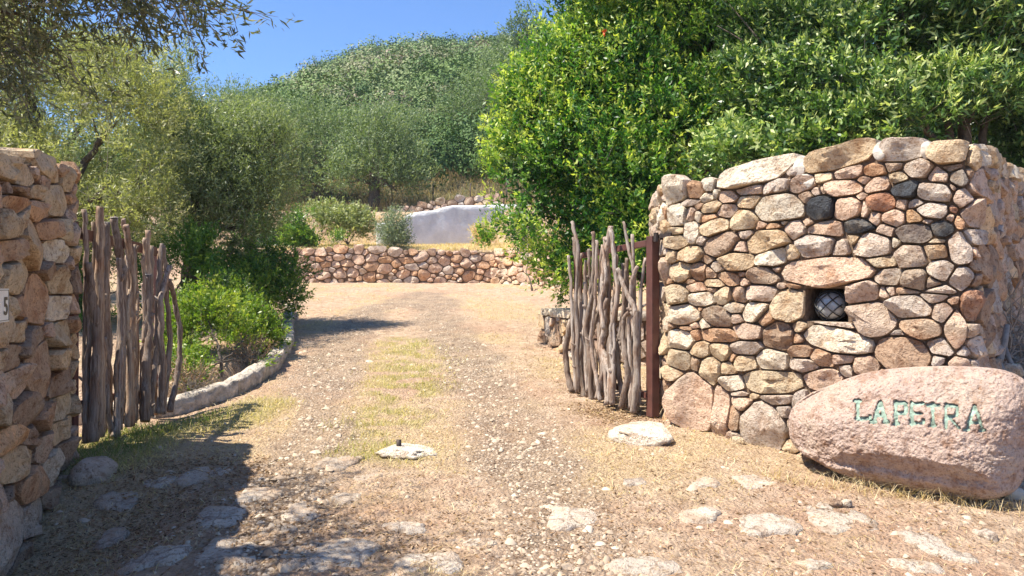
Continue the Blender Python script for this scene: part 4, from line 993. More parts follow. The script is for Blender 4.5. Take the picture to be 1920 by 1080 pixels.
def limbs(name, base, targets, r0, parent, mat='bark', wob=.12, trunk_h=None, seg=7):
    parts = []; base = Vector(base); th = trunk_h or .8; fork = base+Vector((random.uniform(-.1, .1), random.uniform(-.1, .1), th))
    def limb(a, b, ra, rb, n=7):
        pts = []; sd = random.uniform(0, 99); L = (b-a).length
        for i in range(n+1):
            t = i/n; p = a.lerp(b, t)+Vector((noise.noise(Vector((t*3, sd, 0))), noise.noise(Vector((t*3, sd, 5))), noise.noise(Vector((t*3, sd, 9)))*.5))*wob*L*math.sin(math.pi*min(1, t*1.2) if t < .83 else 0.2)
            pts.append(p)
        parts.append(tube(pts, [ra+(rb-ra)*i/n for i in range(n+1)], seg))
    limb(base-Vector((0, 0, .2)), fork, r0*1.25, r0*.85)
    for tgt in targets:
        tgt = Vector(tgt); mid = fork.lerp(tgt, .55)+Vector((0, 0, .12*(tgt-fork).length)); limb(fork, mid, r0*.6, r0*.3); limb(mid, tgt, r0*.3, r0*.06)
        for _ in range(3):
            e = tgt+Vector((random.uniform(-.5, .5), random.uniform(-.4, .4), random.uniform(-.1, .5)))*(tgt-fork).length*.35
            limb(mid.lerp(tgt, random.uniform(.1, .7)), e, r0*.17, r0*.04, 5)
    return link(name, mesh_py(name, *join(parts)), M[mat], parent)
def twigs_mesh(name, p, td, L, r, parent, mat='twig', frac=.1):
    idx = rng.choice(len(p), int(len(p)*frac), replace=False); parts = []
    for i in idx:
        a = Vector(p[i])-Vector(td[i])*L*.8; b = Vector(p[i])+Vector(td[i])*L; m_ = (a+b)/2+Vector(rng.normal(size=3)*L*.07)
        parts.append(tube([a, m_, b], [r, r*.7, r*.25], 3, cap=False))
    return tag(link(name, mesh_py(name, *join(parts)), M[mat], parent), kind='stuff')
def blob(px, py, d, rpx, rpy, ry=None):
    c = P(px, py, d); a = rpx/F*d; b = rpy/F*d; return (tuple(c), (a, ry or a, b))
# -- overhanging olive, foreground left (tree stands behind the left wall, outside the frame)
def near_overhang():
    t = empty('olive_tree', (-4.3, 3.3, .3), 'olive boughs with narrow grey leaves hanging into the top left corner', 'tree')
    bl = [((-2.35, 3.5, 2.98), (.55, .5, .22)), ((-1.85, 3.6, 2.93), (.45, .4, .14)), ((-2.7, 3.8, 2.75), (.5, .5, .28)), ((-1.55, 3.55, 2.86), (.25, .25, .10)), ((-2.1, 3.3, 3.2), (.8, .6, .25))]
    bl = [((c[0]*.72, c[1]*.72, EYE+(c[2]-EYE)*.72), tuple(q*.72 for q in r)) for c, r in bl]
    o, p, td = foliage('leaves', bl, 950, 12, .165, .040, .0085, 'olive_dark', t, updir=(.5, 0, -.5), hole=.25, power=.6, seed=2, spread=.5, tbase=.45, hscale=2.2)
    twigs_mesh('twigs', p, td, .12, .0026, t, 'twig', .6)
    bl2 = [((-3.0, 3.0, 3.3), (.7, .6, .35)), ((-3.4, 3.7, 3.5), (.7, .6, .45)), ((-2.7, 2.4, 3.25), (.6, .5, .3)), ((-3.9, 2.6, 3.8), (.9, .9, .8)), ((-3.7, 1.9, 3.3), (.8, .7, .5)), ((-2.55, 2.95, 3.4), (.45, .45, .2))]
    foliage('crown', bl2, 1500, 12, .24, .055, .013, 'olive', t, hole=.72, hscale=2.6, power=.6, seed=4)
    limbs('trunk', (-4.4, 3.3, .3), [b[0] for b in bl2]+[bl[0][0], bl[1][0]], .16, t, trunk_h=1.7)
near_overhang()
def olive(base, blobs, label, ntw, lpt, L, W, mat, r0, th, tl=.3, seed=0, hole=.3, twf=.06, group=None, updir=(0, 0, .6), tbase=.4, power=.45):
    t = empty('olive_tree', base, label, 'tree', group)
    o, p, td = foliage('crown', blobs, ntw, lpt, tl, L, W, mat, t, seed=seed, hole=hole, updir=updir, tbase=tbase, power=power)
    if twf: twigs_mesh('twigs', p, td, tl*1.0, L*.07, t, 'twig', twf)
    tg = [b[0] for b in blobs[:9]]; random.shuffle(tg); limbs('trunk', base, [(a, b_, c_-.25) for a, b_, c_ in tg[:7]], r0, t, trunk_h=th); return t
# near yellowish olive on the left
d = 8.0
K1 = 1.15
bl = [blob(60, 130, 8.6, 170, 110), blob(220, 190, 8.2, 110, 110), blob(40, 300, 8.0, 150, 90), blob(190, 330, 7.6, 110, 80), blob(285, 300, 8.0, 60, 80), blob(-60, 200, 8.4, 160, 200), blob(250, 400, 7.8, 90, 50), blob(120, 60, 8.8, 200, 70), blob(140, 430, 8.0, 110, 60), blob(180, 480, 9.0, 110, 80), blob(280, 220, 8.6, 70, 70), blob(100, 380, 8.6, 120, 90), blob(230, 120, 9, 90, 60)]
bl = [((c[0]*K1, c[1]*K1, EYE+(c[2]-EYE)*K1), tuple(q*K1 for q in r)) for c, r in bl]
olive((-5.9, 9.6, Hs(-5.9, 9.6)), bl, 'yellow green olive tree filling the left edge above the stone wall', 7200, 15, .055, .0135, 'olive_y', .15, 1.0, seed=11, hole=.36, tl=.3, tbase=.5, power=.55)
olive((-8.6, 13.5, Hs(-8.6, 13.5)), [blob(60, 200, 13.5, 120, 90), blob(180, 160, 13.8, 90, 70), blob(-60, 300, 13.5, 150, 140), blob(100, 330, 13, 130, 100), blob(220, 280, 13.5, 90, 90), blob(20, 90, 14, 150, 80), blob(260, 400, 13, 100, 90), blob(60, 470, 13, 120, 80)],
      'grey green olive tree farther back between the two near left olives', 4200, 13, .08, .02, 'olive', .2, 1.2, seed=13, hole=.2, tl=.4, tbase=.45)
# second olive behind the left gate
bl = [blob(340, 200, 10.6, 75, 75), blob(400, 240, 10.4, 95, 95), blob(470, 300, 10.2, 75, 95), blob(360, 330, 10.0, 100, 100), blob(440, 400, 10.0, 85, 75), blob(300, 420, 10.3, 60, 60), blob(505, 350, 10.4, 42, 75), blob(390, 170, 10.8, 50, 50), blob(500, 260, 10.5, 38, 50)]
bl = [((c[0]*1.08, c[1]*1.08, EYE+(c[2]-EYE)*1.08), tuple(q*1.08 for q in r)) for c, r in bl]
bl += [blob(455, 225, 11.2, 16, 45), blob(415, 150, 11.2, 12, 40), blob(350, 120, 11.3, 18, 40), blob(520, 280, 11, 14, 40)]
olive((-4.8, 11.2, Hs(-4.8, 11.2)), bl, 'dense grey green olive tree behind the open left gate', 5200, 15, .058, .014, 'olive', .17, 1.2, seed=17, hole=.3, tl=.34, tbase=.42, updir=(.0, 0, 1.0))
# tall thin shoots on its top
# -- background olives on the upper terrace
G_ = 'olive trees on the upper terrace'
def bgo(base_px, d, bls, label, seed, n=2300, zb=None, mat='olive_far'):
    b = P(base_px[0], base_px[1], d); zz_ = Hs(b.x, d); bl = [blob(*q) for q in bls]
    olive((b.x, d, zz_), bl, label, n, 11, .11, .032, mat, .2, 1.0, tl=.55, seed=seed, hole=.3, twf=.03, group=G_, updir=(0, 0, 1.1), tbase=.5)
bgo((600, 390), 27.5, [(560, 300, 27.5, 60, 70), (520, 260, 28, 60, 60), (610, 280, 27.5, 60, 70), (585, 230, 28, 60, 40), (560, 340, 27, 60, 40), (510, 330, 27.5, 40, 55)], 'broad olive with dark forked trunk left of the tree beside the white wall', 23)
bgo((700, 392), 26.4, [(690, 300, 26.4, 62, 55), (740, 290, 26.6, 50, 60), (700, 250, 27, 65, 45), (770, 320, 26.2, 40, 40), (650, 330, 26, 42, 36), (745, 345, 26, 40, 26)], 'round silvery olive with dark leaning trunk left of the white wall', 29)
bgo((790, 350), 33, [(770, 270, 33, 50, 50), (740, 240, 34, 60, 40), (805, 310, 33, 42, 42), (845, 345, 32, 30, 22)], 'pale olive just behind and right of the round silvery olive', 31, 2000)
bgo((900, 330), 36, [(880, 210, 36, 60, 60), (940, 190, 36, 60, 75), (900, 260, 36, 70, 50), (850, 240, 36, 40, 45), (950, 290, 35, 50, 50), (930, 130, 37, 45, 40)], 'tall grey green olive on the slope left of the bright green tree', 37, 2500)
bgo((470, 380), 30, [(470, 230, 30, 60, 45), (430, 200, 31, 60, 40), (500, 210, 31, 45, 35)], 'olive tree partly hidden behind the dense olive near the left gate', 41, 1300)
# ridge tree top
b_ = P(990, 60, 60); t = empty('tree', (b_.x, 60, Hs(b_.x, 60)), 'sparse tree top standing against the sky above the hillside', 'tree')
foliage('crown', [blob(985, 50, 60, 30, 30), blob(1010, 75, 60, 34, 38), blob(970, 90, 60, 40, 40), blob(1000, 130, 60, 60, 50)], 1200, 10, .9, .25, .09, 'olive_far', t, seed=43, hole=.3)
limbs('trunk', (b_.x, 60, Hs(b_.x, 60)), [P(985, 50, 60), P(1010, 75, 60), P(970, 90, 60)], .25, t, trunk_h=3)

# -- big bright shrub (pomegranate) behind the right gate
def pomegranate():
    t = empty('pomegranate_tree', (2.0, 9.6, Hs(2.0, 9.6)), 'large bright green leafy tree with orange blossom behind the right gate', 'tree')
    bl = [blob(1060, 170, 9.6, 105, 120), blob(1010, 250, 9.5, 85, 100), blob(1180, 120, 9.6, 130, 130), blob(1330, 80, 9.8, 130, 120), blob(1120, 300, 9.2, 120, 110), blob(1000, 400, 9.2, 70, 95), blob(1110, 430, 8.9, 105, 80), blob(1260, 240, 9.2, 120, 110), blob(1060, 490, 9.0, 62, 52), blob(1210, 370, 8.8, 90, 90), blob(1380, 220, 9.2, 110, 90), blob(1090, 40, 9.8, 60, 90), blob(1200, -40, 9.8, 200, 110), blob(960, 330, 9.4, 40, 60), blob(1190, 480, 8.6, 60, 60), blob(985, 180, 9.6, 38, 50), blob(1150, 400, 9.3, 110, 90), blob(1040, 340, 9.5, 90, 90), blob(1230, 440, 9.0, 80, 80), blob(1130, 500, 9.2, 90, 50), blob(1400, -20, 9.8, 130, 90)]
    o, p, td = foliage('crown', bl, 11500, 13, .28, .062, .023, 'pom', t, updir=(-.15, -.15, .75), hole=.42, power=.42, seed=51, tipyoung=1.1, tbase=.52, spread=.3, hscale=1.9)
    twigs_mesh('twigs', p, td, .25, .004, t, 'twig', .06)
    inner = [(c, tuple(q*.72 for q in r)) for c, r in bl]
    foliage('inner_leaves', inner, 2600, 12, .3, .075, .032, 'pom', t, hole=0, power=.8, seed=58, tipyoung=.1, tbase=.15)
    sp = []
    for px, py, h in ((1075, 20, 90), (1100, 0, 100), (960, 150, 60), (985, 110, 60), (940, 240, 50), (1040, 90, 70), (925, 300, 40), (1150, -10, 60), (1060, 60, 80), (920, 430, 40), (1000, 130, 70)):
        sp.append(blob(px, py+h/2, 9.4, 14, h/2))
    foliage('shoots', sp, 520, 13, .25, .055, .02, 'pom', t, updir=(-.1, 0, 1.3), hole=0, power=.8, seed=53, tipyoung=.5, tbase=.72, spread=.2)
    limbs('trunk', (2.0, 9.7, Hs(2.0, 9.7)), [b[0] for b in bl[:11]], .12, t, trunk_h=.7)
    # blossoms
    for px, py in ((1133, 62),):
        c = P(px, py, 8.7); V = []; Fc = []
        for k in range(6):
            a = k*math.pi/3; r = .035; q = Vector((math.cos(a)*r, math.sin(a)*r, .03)); s_ = Vector((-math.sin(a), math.cos(a), 0))*.018
            i = len(V); V += [c, c+q*.6+s_, c+q+Vector((0, 0, .015)), c+q*.6-s_]; Fc.append((i, i+1, i+2, i+3))
        v2, f2 = tube([c-Vector((0, 0, .04)), c], [.008, .016], 8); i = len(V); V += v2; Fc += [tuple(j+i for j in f) for f in f2]
        link('flower', mesh_py('flower', V, Fc), M['petal'], t)
pomegranate()
# -- dark mastic shrubs behind the right wall
def shrub(name, base, blobs, label, ntw, lpt, L, W, mat, tl=.2, seed=0, hole=.3, cat='shrub', group=None, updir=(0, 0, .7), tbase=.4, tip=.6, r0=.05, th=.3, hscale=1.5, power=.45, spread=.4, twf=.05):
    t = empty(name, base, label, cat, group)
    o, p, td = foliage('leaves', blobs, ntw, lpt, tl, L, W, mat, t, seed=seed, hole=hole, updir=updir, tbase=tbase, tipyoung=tip, hscale=hscale, power=power, spread=spread)
    if twf: twigs_mesh('twigs', p, td, tl, .003 if tl < .4 else .01, t, 'twig', twf)
    tg = [b[0] for b in blobs]; limbs('stems', base, tg[:6], r0, t, trunk_h=th); return t
shrub('evergreen_tree', (3.5, 7.6, Hs(3.5, 7.6)), [blob(1480, 150, 8.2, 110, 110), blob(1560, 60, 8.2, 130, 100), blob(1590, 180, 7.8, 110, 90), blob(1460, 270, 7.9, 100, 60), blob(1560, 260, 7.6, 80, 50), blob(1420, 60, 8.5, 80, 90), blob(1500, -60, 8.4, 170, 90), blob(1370, 300, 7.9, 60, 40)], 'dark glossy evergreen tree rising behind the middle of the right wall', 5600, 13, .068, .025, 'mastic', .28, seed=61, cat='tree', r0=.1, th=1.2, tbase=.42, tip=1.1, hole=.66, hscale=2.1, spread=.3, updir=(-.2, -.1, .8))
shrub('oleander_tree', (4.6, 7.6, Hs(4.6, 7.6)), [blob(1720, 110, 7.8, 110, 110), blob(1790, 60, 7.8, 120, 110), blob(1690, 210, 7.4, 80, 60), blob(1800, 200, 7.6, 110, 70), blob(1740, -60, 7.8, 200, 100), blob(1880, 140, 7.8, 80, 120), blob(1660, 60, 8.0, 60, 70)], 'greyer evergreen tree with narrow leaves over the right end of the wall', 5800, 13, .080, .020, 'mastic', .30, seed=67, cat='tree', r0=.1, th=1.4, tbase=.48, tip=1.0, hole=.66, hscale=2.1, spread=.3, updir=(-.2, -.1, .9))
shrub('evergreen_tree', (5.9, 7.4, Hs(5.9, 7.4)), [blob(1930, 90, 7.6, 80, 130), blob(1960, 260, 7.6, 60, 90), blob(1900, 200, 7.9, 50, 60), blob(2020, 150, 7.6, 120, 200), blob(1960, 400, 7.6, 70, 80), blob(1910, 330, 7.8, 40, 70), blob(1905, 450, 7.8, 40, 70)], 'shaded evergreen tree cut by the right edge of the photo', 4200, 13, .052, .02, 'mastic', .24, seed=71, cat='tree', r0=.1, th=1.2, tbase=.35)
# dense thicket backing behind those trees so no bare sky shows low down
shrub('thicket', (5.0, 10.5, Hs(5.0, 10.5)), [blob(1500, 300, 11, 190, 160), blob(1750, 250, 11, 220, 170), blob(1950, 350, 11, 200, 200), blob(1300, 380, 11.5, 120, 140), blob(1600, 60, 11.5, 300, 200), blob(1250, 60, 12, 200, 240)], 'deep green thicket filling the ground behind the right wall', 6200, 12, .09, .035, 'mastic', .3, seed=73, r0=.12, th=1.0, tbase=.25, power=.7, hole=.15, tip=.2)
# -- bed bushes along the kerb
shrub('garden_shrub', tuple(G(410, 700)), [blob(380, 590, 7.8, 60, 40), blob(455, 680, 7.5, 36, 28), blob(350, 722, 6.9, 36, 22), blob(500, 640, 8.6, 30, 34), blob(400, 640, 8.0, 75, 55), blob(350, 690, 7.2, 45, 36), blob(460, 620, 8.6, 60, 50), blob(340, 620, 8.0, 50, 50), blob(430, 570, 9.2, 55, 38)], 'yellow green leafy shrub spilling towards the kerb beside the left gate', 2600, 11, .045, .017, 'bush_y', .17, seed=81, tbase=.5, tip=.5, r0=.02, th=.1, hole=.25, twf=.15)
shrub('garden_shrub', tuple(G(500, 590)+Vector((-.5, .3, 0))), [blob(510, 510, 11.3, 58, 40), blob(530, 555, 11.0, 40, 40), blob(470, 540, 10.6, 55, 50), blob(450, 500, 11.5, 60, 35)], 'dark green rounded shrub at the far end of the kerbed bed', 2000, 12, .05, .02, 'bush_d', .2, seed=83, tbase=.42, tip=.7, r0=.03, th=.2, twf=.05)
shrub('garden_shrub', tuple(G(350, 640)+Vector((-.8, 1.0, 0))), [blob(330, 540, 9.6, 60, 60), blob(380, 490, 9.8, 60, 60), blob(410, 560, 9.4, 40, 40), blob(250, 560, 10.2, 90, 80), blob(160, 560, 10.6, 90, 90), blob(240, 640, 9.6, 90, 60)], 'deeply shaded green shrub beneath the dense olive tree', 3600, 12, .05, .02, 'bush_d', .2, seed=85, tbase=.3, tip=.3, r0=.03, th=.2, twf=.05)
# dry twiggy plant at the front of the bed
shrub('dry_plant', tuple(G(350, 735)+Vector((-.15, .25, 0))), [blob(350, 718, 6.7, 42, 20), blob(320, 700, 6.8, 26, 26), blob(470, 665, 7.8, 36, 22)], 'small withered brown plant at the kerb end of the bed', 260, 8, .035, .008, 'litter', .14, seed=87, r0=.008, th=.03, twf=.8)
# -- terrace shrubs
TG = 'shrubs on the far terrace'
def ter(px, py, d, bls, label, mat, seed, n=900, L=.085, W=.035, tb=.45):
    b = P(px, py, d); shrub('terrace_shrub', (b.x, d, Hs(b.x, d)), [blob(*q) for q in bls], label, n, 10, L, W, mat, .3, seed=seed, group=TG, r0=.03, th=.1, tbase=tb, twf=.04)
ter(575, 462, 22, [(575, 432, 22, 36, 34), (600, 445, 21.8, 26, 22), (550, 448, 22, 22, 22)], 'dark green rounded shrub leftmost on the far terrace', 'bush_d', 91)
ter(650, 462, 22.3, [(660, 415, 22.4, 34, 25), (625, 412, 22.5, 34, 24), (680, 425, 22.3, 22, 20), (600, 400, 22.8, 24, 16)], 'pale variegated shrub left of the white plaster wall', 'variegated', 93, 1000)
ter(737, 468, 21.2, [(737, 432, 21.2, 26, 34), (745, 455, 21.1, 18, 16)], 'sage grey shrub standing before the left end of the white wall', 'sage', 95, 700, .07, .022, .5)
ter(637, 470, 21.2, [(637, 456, 21.2, 11, 13)], 'small potted looking sapling at the terrace edge below the variegated shrub', 'bush_d', 97, 120, .06, .025)
ter(905, 455, 22.9, [(905, 440, 22.8, 14, 18)], 'small straw yellow bush in front of the white plaster wall', 'straw', 99, 260, .09, .02)
ter(520, 440, 23, [(500, 430, 23, 44, 40), (525, 455, 22.5, 26, 22), (450, 420, 24, 60, 60)], 'shaded dark shrub at the left end of the far terrace', 'bush_d', 101, 900, tb=.2)
ter(1000, 470, 18, [(985, 420, 21, 20, 40)], 'slim pale shrub against the right end of the white wall', 'sage', 103, 350)
ter(1035, 600, 10, [(1045, 575, 9.6, 14, 12)], 'sprig of green weed growing on the low planter wall', 'bush_y', 105, 60, .045, .018)
# bare twiggy bush right of the big wall
def twiggy():
    b = P(1895, 690, 5.4); t = empty('dry_bush', (b.x, b.y, b.z), 'leafless grey bush with tangled roots right of the stone wall', 'bush'); parts = []
    for i in range(150):
        a = Vector((b.x+random.uniform(-.25, .6), b.y+random.uniform(-.1, .5), b.z+random.uniform(-.05, .1)))
        d = Vector((random.gauss(0, .5), random.gauss(-.1, .3), random.uniform(.2, 1))).normalized(); L = random.uniform(.25, 1.0); pts = [a]
        for k in range(5):
            d = (d+Vector((random.gauss(0, .3), random.gauss(0, .3), random.gauss(-.08, .25)))).normalized(); pts.append(pts[-1]+d*L/5)
        r = random.uniform(.0025, .008); parts.append(tube(pts, [r*(1-.14*k) for k in range(6)], 4, cap=False))
    tag(link('twigs', mesh_py('twigs', *join(parts)), M['twig'], t), kind='stuff')
    parts = [tube([P(1888, 610, 5.2), P(1882, 650, 5.15), P(1870, 680, 5.1), P(1878, 700, 5.0)], [.02, .022, .03, .04], 7), tube([P(1882, 650, 5.15), P(1895, 680, 5.1), P(1915, 705, 5.0)], [.02, .018, .01], 6)]
    link('root', mesh_py('root', *join(parts)), M['twig'], t)
twiggy()
# small garden lantern behind the left gate
gl = P(311, 556, 8.2); lant = empty('garden_lantern', (gl.x, gl.y, Hs(gl.x, gl.y)), 'small dark post lantern among the shade behind the left gate', 'lantern')
link('post', mesh_py('post', *tube([Vector((gl.x, gl.y, Hs(gl.x, gl.y)-.05)), gl], .018, 8)), M['black'], lant)
link('glass', mesh_py('glass', *tube([gl, gl+Vector((0, 0, .07))], .03, 10)), M['glass'], lant, False)
link('cap', mesh_py('cap', *tube([gl+Vector((0, 0, .07)), gl+Vector((0, 0, .09)), gl+Vector((0, 0, .125))], [.042, .038, .008], 10)), M['black'], lant, False)
# wire fence on the upper terrace
fz = empty('wire_fence', (-2.5, 27.2, Hs(-2.5, 27.2)), 'thin wire fence on iron posts above the dry stone wall', 'fence')
for px in (660, 735, 812, 882, 950):
    b = P(px, 370, 27.2); z0 = Hs(b.x, 27.2); link('post', mesh_py('post', *tube([Vector((b.x, 27.2, z0-.1)), Vector((b.x, 27.2, z0+.95))], .02, 6)), M['iron'], fz)
x0, x1 = P(640, 0, 27.2).x, P(960, 0, 27.2).x
for hh in (.85,):
    link('wire', mesh_py('wire', *tube([Vector((x, 27.2, Hs(x, 27.2)+hh)) for x in np.linspace(x0, x1, 12)], .003, 4)), M['iron'], fz)

# ------------------------------------------------------------------ hillside scrub: one uncountable mass
def scrub():
    n = 1650; y = 36+(rng.random(n)**.8)*135; x = (rng.random(n)*.54-.44)*y
    y2 = 40+rng.random(800)*120; x2 = (rng.random(800)*1.5-.7)*y2; y3 = 30.5+rng.random(420)*17; x3 = (rng.random(420)*.62-.5)*y3
    x4 = rng.uniform(9, 40, 260); y4 = rng.uniform(4, 42, 260); x5 = -rng.uniform(11, 40, 200); y5 = rng.uniform(2, 40, 200)
    y = np.concatenate([y, y2, y3, y4, y5]); x = np.concatenate([x, x2, x3, x4, x5]); z = H0(x, y); n = len(x)
    s = (.85+.0115*y)*np.clip(rng.lognormal(0, .48, n), .35, 2.0)*np.where(y < 48, .75, 1)
    kind = np.clip(.42+.95*fbm(x, y, 71, 3, .05)+.16*sst(60, 120, y)+rng.normal(size=n)*.22, 0, .88); dead = rng.random(n) < .035; kind[dead] = 1
    T = []; Q = []; R_ = []; off = 0
    for v in range(3):
        lf = 2200; d = rng.normal(size=(lf, 3)); d[:, 2] = np.abs(d[:, 2])-.2; d /= np.linalg.norm(d, axis=1, keepdims=True)
        lump = 1+.26*np.sin(d[:, 0]*5+v*2)*np.cos(d[:, 2]*5+v)+.18*np.sin(d[:, 1]*8+v*4)
        pos = d*(rng.uniform(.78, 1.0, lf)*lump)[:, None]*np.array([1, 1, 1.05]); dd = rng.normal(size=(lf, 3)); nn_ = d+rng.normal(size=(lf, 3))*.45; dd -= nn_*(dd*nn_).sum(1, keepdims=True)/(nn_**2).sum(1, keepdims=True)*.8; dd /= np.linalg.norm(dd, axis=1, keepdims=True)
        sd = np.cross(dd, nn_); sd /= np.linalg.norm(sd, axis=1, keepdims=True); L = rng.uniform(.05, .11, lf)[:, None]
        V = np.stack([pos, pos+dd*L*.5+sd*L*.33, pos+dd*L, pos+dd*L*.5-sd*L*.33], 1).reshape(-1, 3); T.append(V); i = np.arange(lf)*4+off
        Q.append(np.stack([i, i+1, i+2, i+3], 1)); R_.append(np.full(len(V), v+1)); off += len(V)
    P3 = np.stack([x, y, z], 1); V = np.vstack(T+[P3]); role = np.concatenate(R_+[np.zeros(n)]); nt_ = off
    def full(a): return np.concatenate([np.zeros(nt_), a])
    me = mesh_np('hillside_scrub', V, np.vstack(Q), None, dict(role=role, size=full(s), tint=full(kind), spin=full(rng.random(n)*6.28), variant=full(rng.integers(0, 3, n))))
    o = link('hillside_scrub', me, M['scrub_i'], None, False); tag(o, 'dense green maquis scrub covering the hill behind', 'scrub', kind='stuff')
    g = bpy.data.node_groups.new('scatter_scrub', 'GeometryNodeTree'); g.interface.new_socket('Geometry', in_out='INPUT', socket_type='NodeSocketGeometry'); g.interface.new_socket('Geometry', in_out='OUTPUT', socket_type='NodeSocketGeometry')
    N = g.nodes; Lk = g.links; gi = N.new('NodeGroupInput'); go = N.new('NodeGroupOutput')
    def attr(nm):
        a = N.new('GeometryNodeInputNamedAttribute'); a.data_type = 'FLOAT'; a.inputs['Name'].default_value = nm; return a.outputs[0]
    def pick(k):
        c = N.new('FunctionNodeCompare'); c.data_type = 'FLOAT'; c.operation = 'EQUAL'; Lk.new(attr('role'), c.inputs[0]); c.inputs[1].default_value = k; c.inputs['Epsilon'].default_value = .1
        sg = N.new('GeometryNodeSeparateGeometry'); sg.domain = 'POINT'; Lk.new(gi.outputs[0], sg.inputs[0]); Lk.new(c.outputs[0], sg.inputs[1]); return sg.outputs[0]
    g2 = N.new('GeometryNodeGeometryToInstance')
    for k in (3, 2, 1): Lk.new(pick(k), g2.inputs[0])
    ip = N.new('GeometryNodeInstanceOnPoints'); mp = N.new('GeometryNodeMeshToPoints'); Lk.new(pick(0), mp.inputs[0]); Lk.new(mp.outputs[0], ip.inputs['Points'])
    Lk.new(g2.outputs[0], ip.inputs['Instance']); ip.inputs['Pick Instance'].default_value = True; Lk.new(attr('variant'), ip.inputs['Instance Index'])
    cx = N.new('ShaderNodeCombineXYZ'); Lk.new(attr('spin'), cx.inputs[2]); Lk.new(cx.outputs[0], ip.inputs['Rotation'])
    cs_ = N.new('ShaderNodeCombineXYZ'); 
    for q in range(3): Lk.new(attr('size'), cs_.inputs[q])
    Lk.new(cs_.outputs[0], ip.inputs['Scale']); Lk.new(ip.outputs[0], go.inputs[0])
    md = o.modifiers.new('scatter', 'NODES'); md.node_group = g
def scrub_instance_material():
    m = M['scrub'].copy(); m.name = 'scrub_leaf_by_bush'; t = m.node_tree; a = [n for n in t.nodes if n.type == 'ATTRIBUTE'][0]; a.attribute_type = 'INSTANCER'; a.attribute_name = 'tint'; return m
M['scrub_i'] = scrub_instance_material()
scrub()

# ------------------------------------------------------------------ thin summer haze
V_ = [(x, y, z) for x in (-640, 640) for y in (-90, 930) for z in (-4.5, 64)]
hz = link('haze', mesh_py('haze', V_, [(0, 1, 3, 2), (4, 6, 7, 5), (0, 4, 5, 1), (2, 3, 7, 6), (0, 2, 6, 4), (1, 5, 7, 3)]), None, None, False)
hm = bpy.data.materials.new('haze_air'); hm.use_nodes = True; hm.node_tree.nodes.clear(); ho = hm.node_tree.nodes.new('ShaderNodeOutputMaterial'); hv = hm.node_tree.nodes.new('ShaderNodeVolumePrincipled')
hv.inputs['Color'].default_value = (.80, .88, 1, 1); hv.inputs['Density'].default_value = .0005; hm.node_tree.links.new(hv.outputs[0], ho.inputs['Volume']); hz.data.materials.append(hm); tag(hz, 'thin pale blue summer haze over the valley', kind='stuff')

# ------------------------------------------------------------------ ground cover
def inframe(x, y, m_=60):
    px = 960+F*x/y; return (px > -m_) & (px < 1920+m_)
def scatter(n, y0, y1, pw=1.0):
    y = y0+(y1-y0)*rng.random(n)**pw; x = (rng.random(n)*1.5-.75)*y; return x, y
def on_ground(x, y): return H0(x, y)+sst(2, 3, y)*(.009*fbm(x, y, 41, 2, 14)*(1+masks(x, y)[0])+.016*fbm(x, y, 43, 3, 4))
def drive_area(x, y): return (x > curbx_of_y(y)+.1*(y > 6)) & (y < wall_back_y(x)-.05)
def blades(name, x, y, h, lean, width, mat, tint, label, cat='grass'):
    z = on_ground(x, y); n = len(x); a = rng.random(n)*6.283; ln = rng.normal(size=(n, 2))*lean
    s = np.stack([np.cos(a), np.sin(a), np.zeros(n)], -1)*(width[:, None]/2); b = np.stack([x, y, z-.004], -1)
    m_ = b+np.stack([ln[:, 0]*h*.35, ln[:, 1]*h*.35, h*.55], -1); t_ = b+np.stack([ln[:, 0]*h, ln[:, 1]*h, h*(1-.35*np.minimum(1, np.hypot(ln[:, 0], ln[:, 1])))], -1)
    V = np.stack([b-s, b+s, m_+s*.7, t_, m_-s*.7], 1).reshape(-1, 3); i = np.arange(n)*5
    Q = np.concatenate([np.stack([i, i+1, i+2, i+4], 1), np.stack([i+4, i+2, i+3, i+3], 1)])
    Q2 = np.stack([i+4, i+2, i+3], 1)
    me = bpy.data.meshes.new(name); nq, n3 = n, n
    me.vertices.add(len(V)); me.vertices.foreach_set('co', V.astype(np.float32).ravel())
    lo = np.concatenate([Q[:n].ravel(), Q2.ravel()]).astype(np.int32); me.loops.add(len(lo)); me.loops.foreach_set('vertex_index', lo)
    me.polygons.add(2*n); me.polygons.foreach_set('loop_start', np.concatenate([np.arange(n)*4, 4*n+np.arange(n)*3]).astype(np.int32))
    me.polygons.foreach_set('loop_total', np.concatenate([np.full(n, 4), np.full(n, 3)]).astype(np.int32))
    at = me.attributes.new('tint', 'FLOAT', 'FACE'); at.data.foreach_set('value', np.concatenate([tint, tint]).astype(np.float32)); me.update(calc_edges=True)
    o = link(name, me, M[mat], None, False); return tag(o, label, cat, kind='stuff')
# dry straw, lying and standing
x, y = scatter(150000, 2.9, 19.5, 1.5); k = drive_area(x, y); x, y = x[k], y[k]
gr, ga, gn, dp = masks(x, y); k = rng.random(len(x)) < np.clip(.10+.55*dp+.9*ga-.75*gr, .02, 1)*(.4+.6*(fbm(x, y, 81, 2, 5) > -.1)); x, y = x[k], y[k]
h = rng.uniform(.012, .04, len(x))*(1+.03*y); blades('dry_grass', x, y, h, 1.6, .0026+.00045*y, 'straw', np.clip(rng.normal(.5, .25, len(x)), 0, 1), 'thin layer of flattened straw coloured dry grass over the drive')
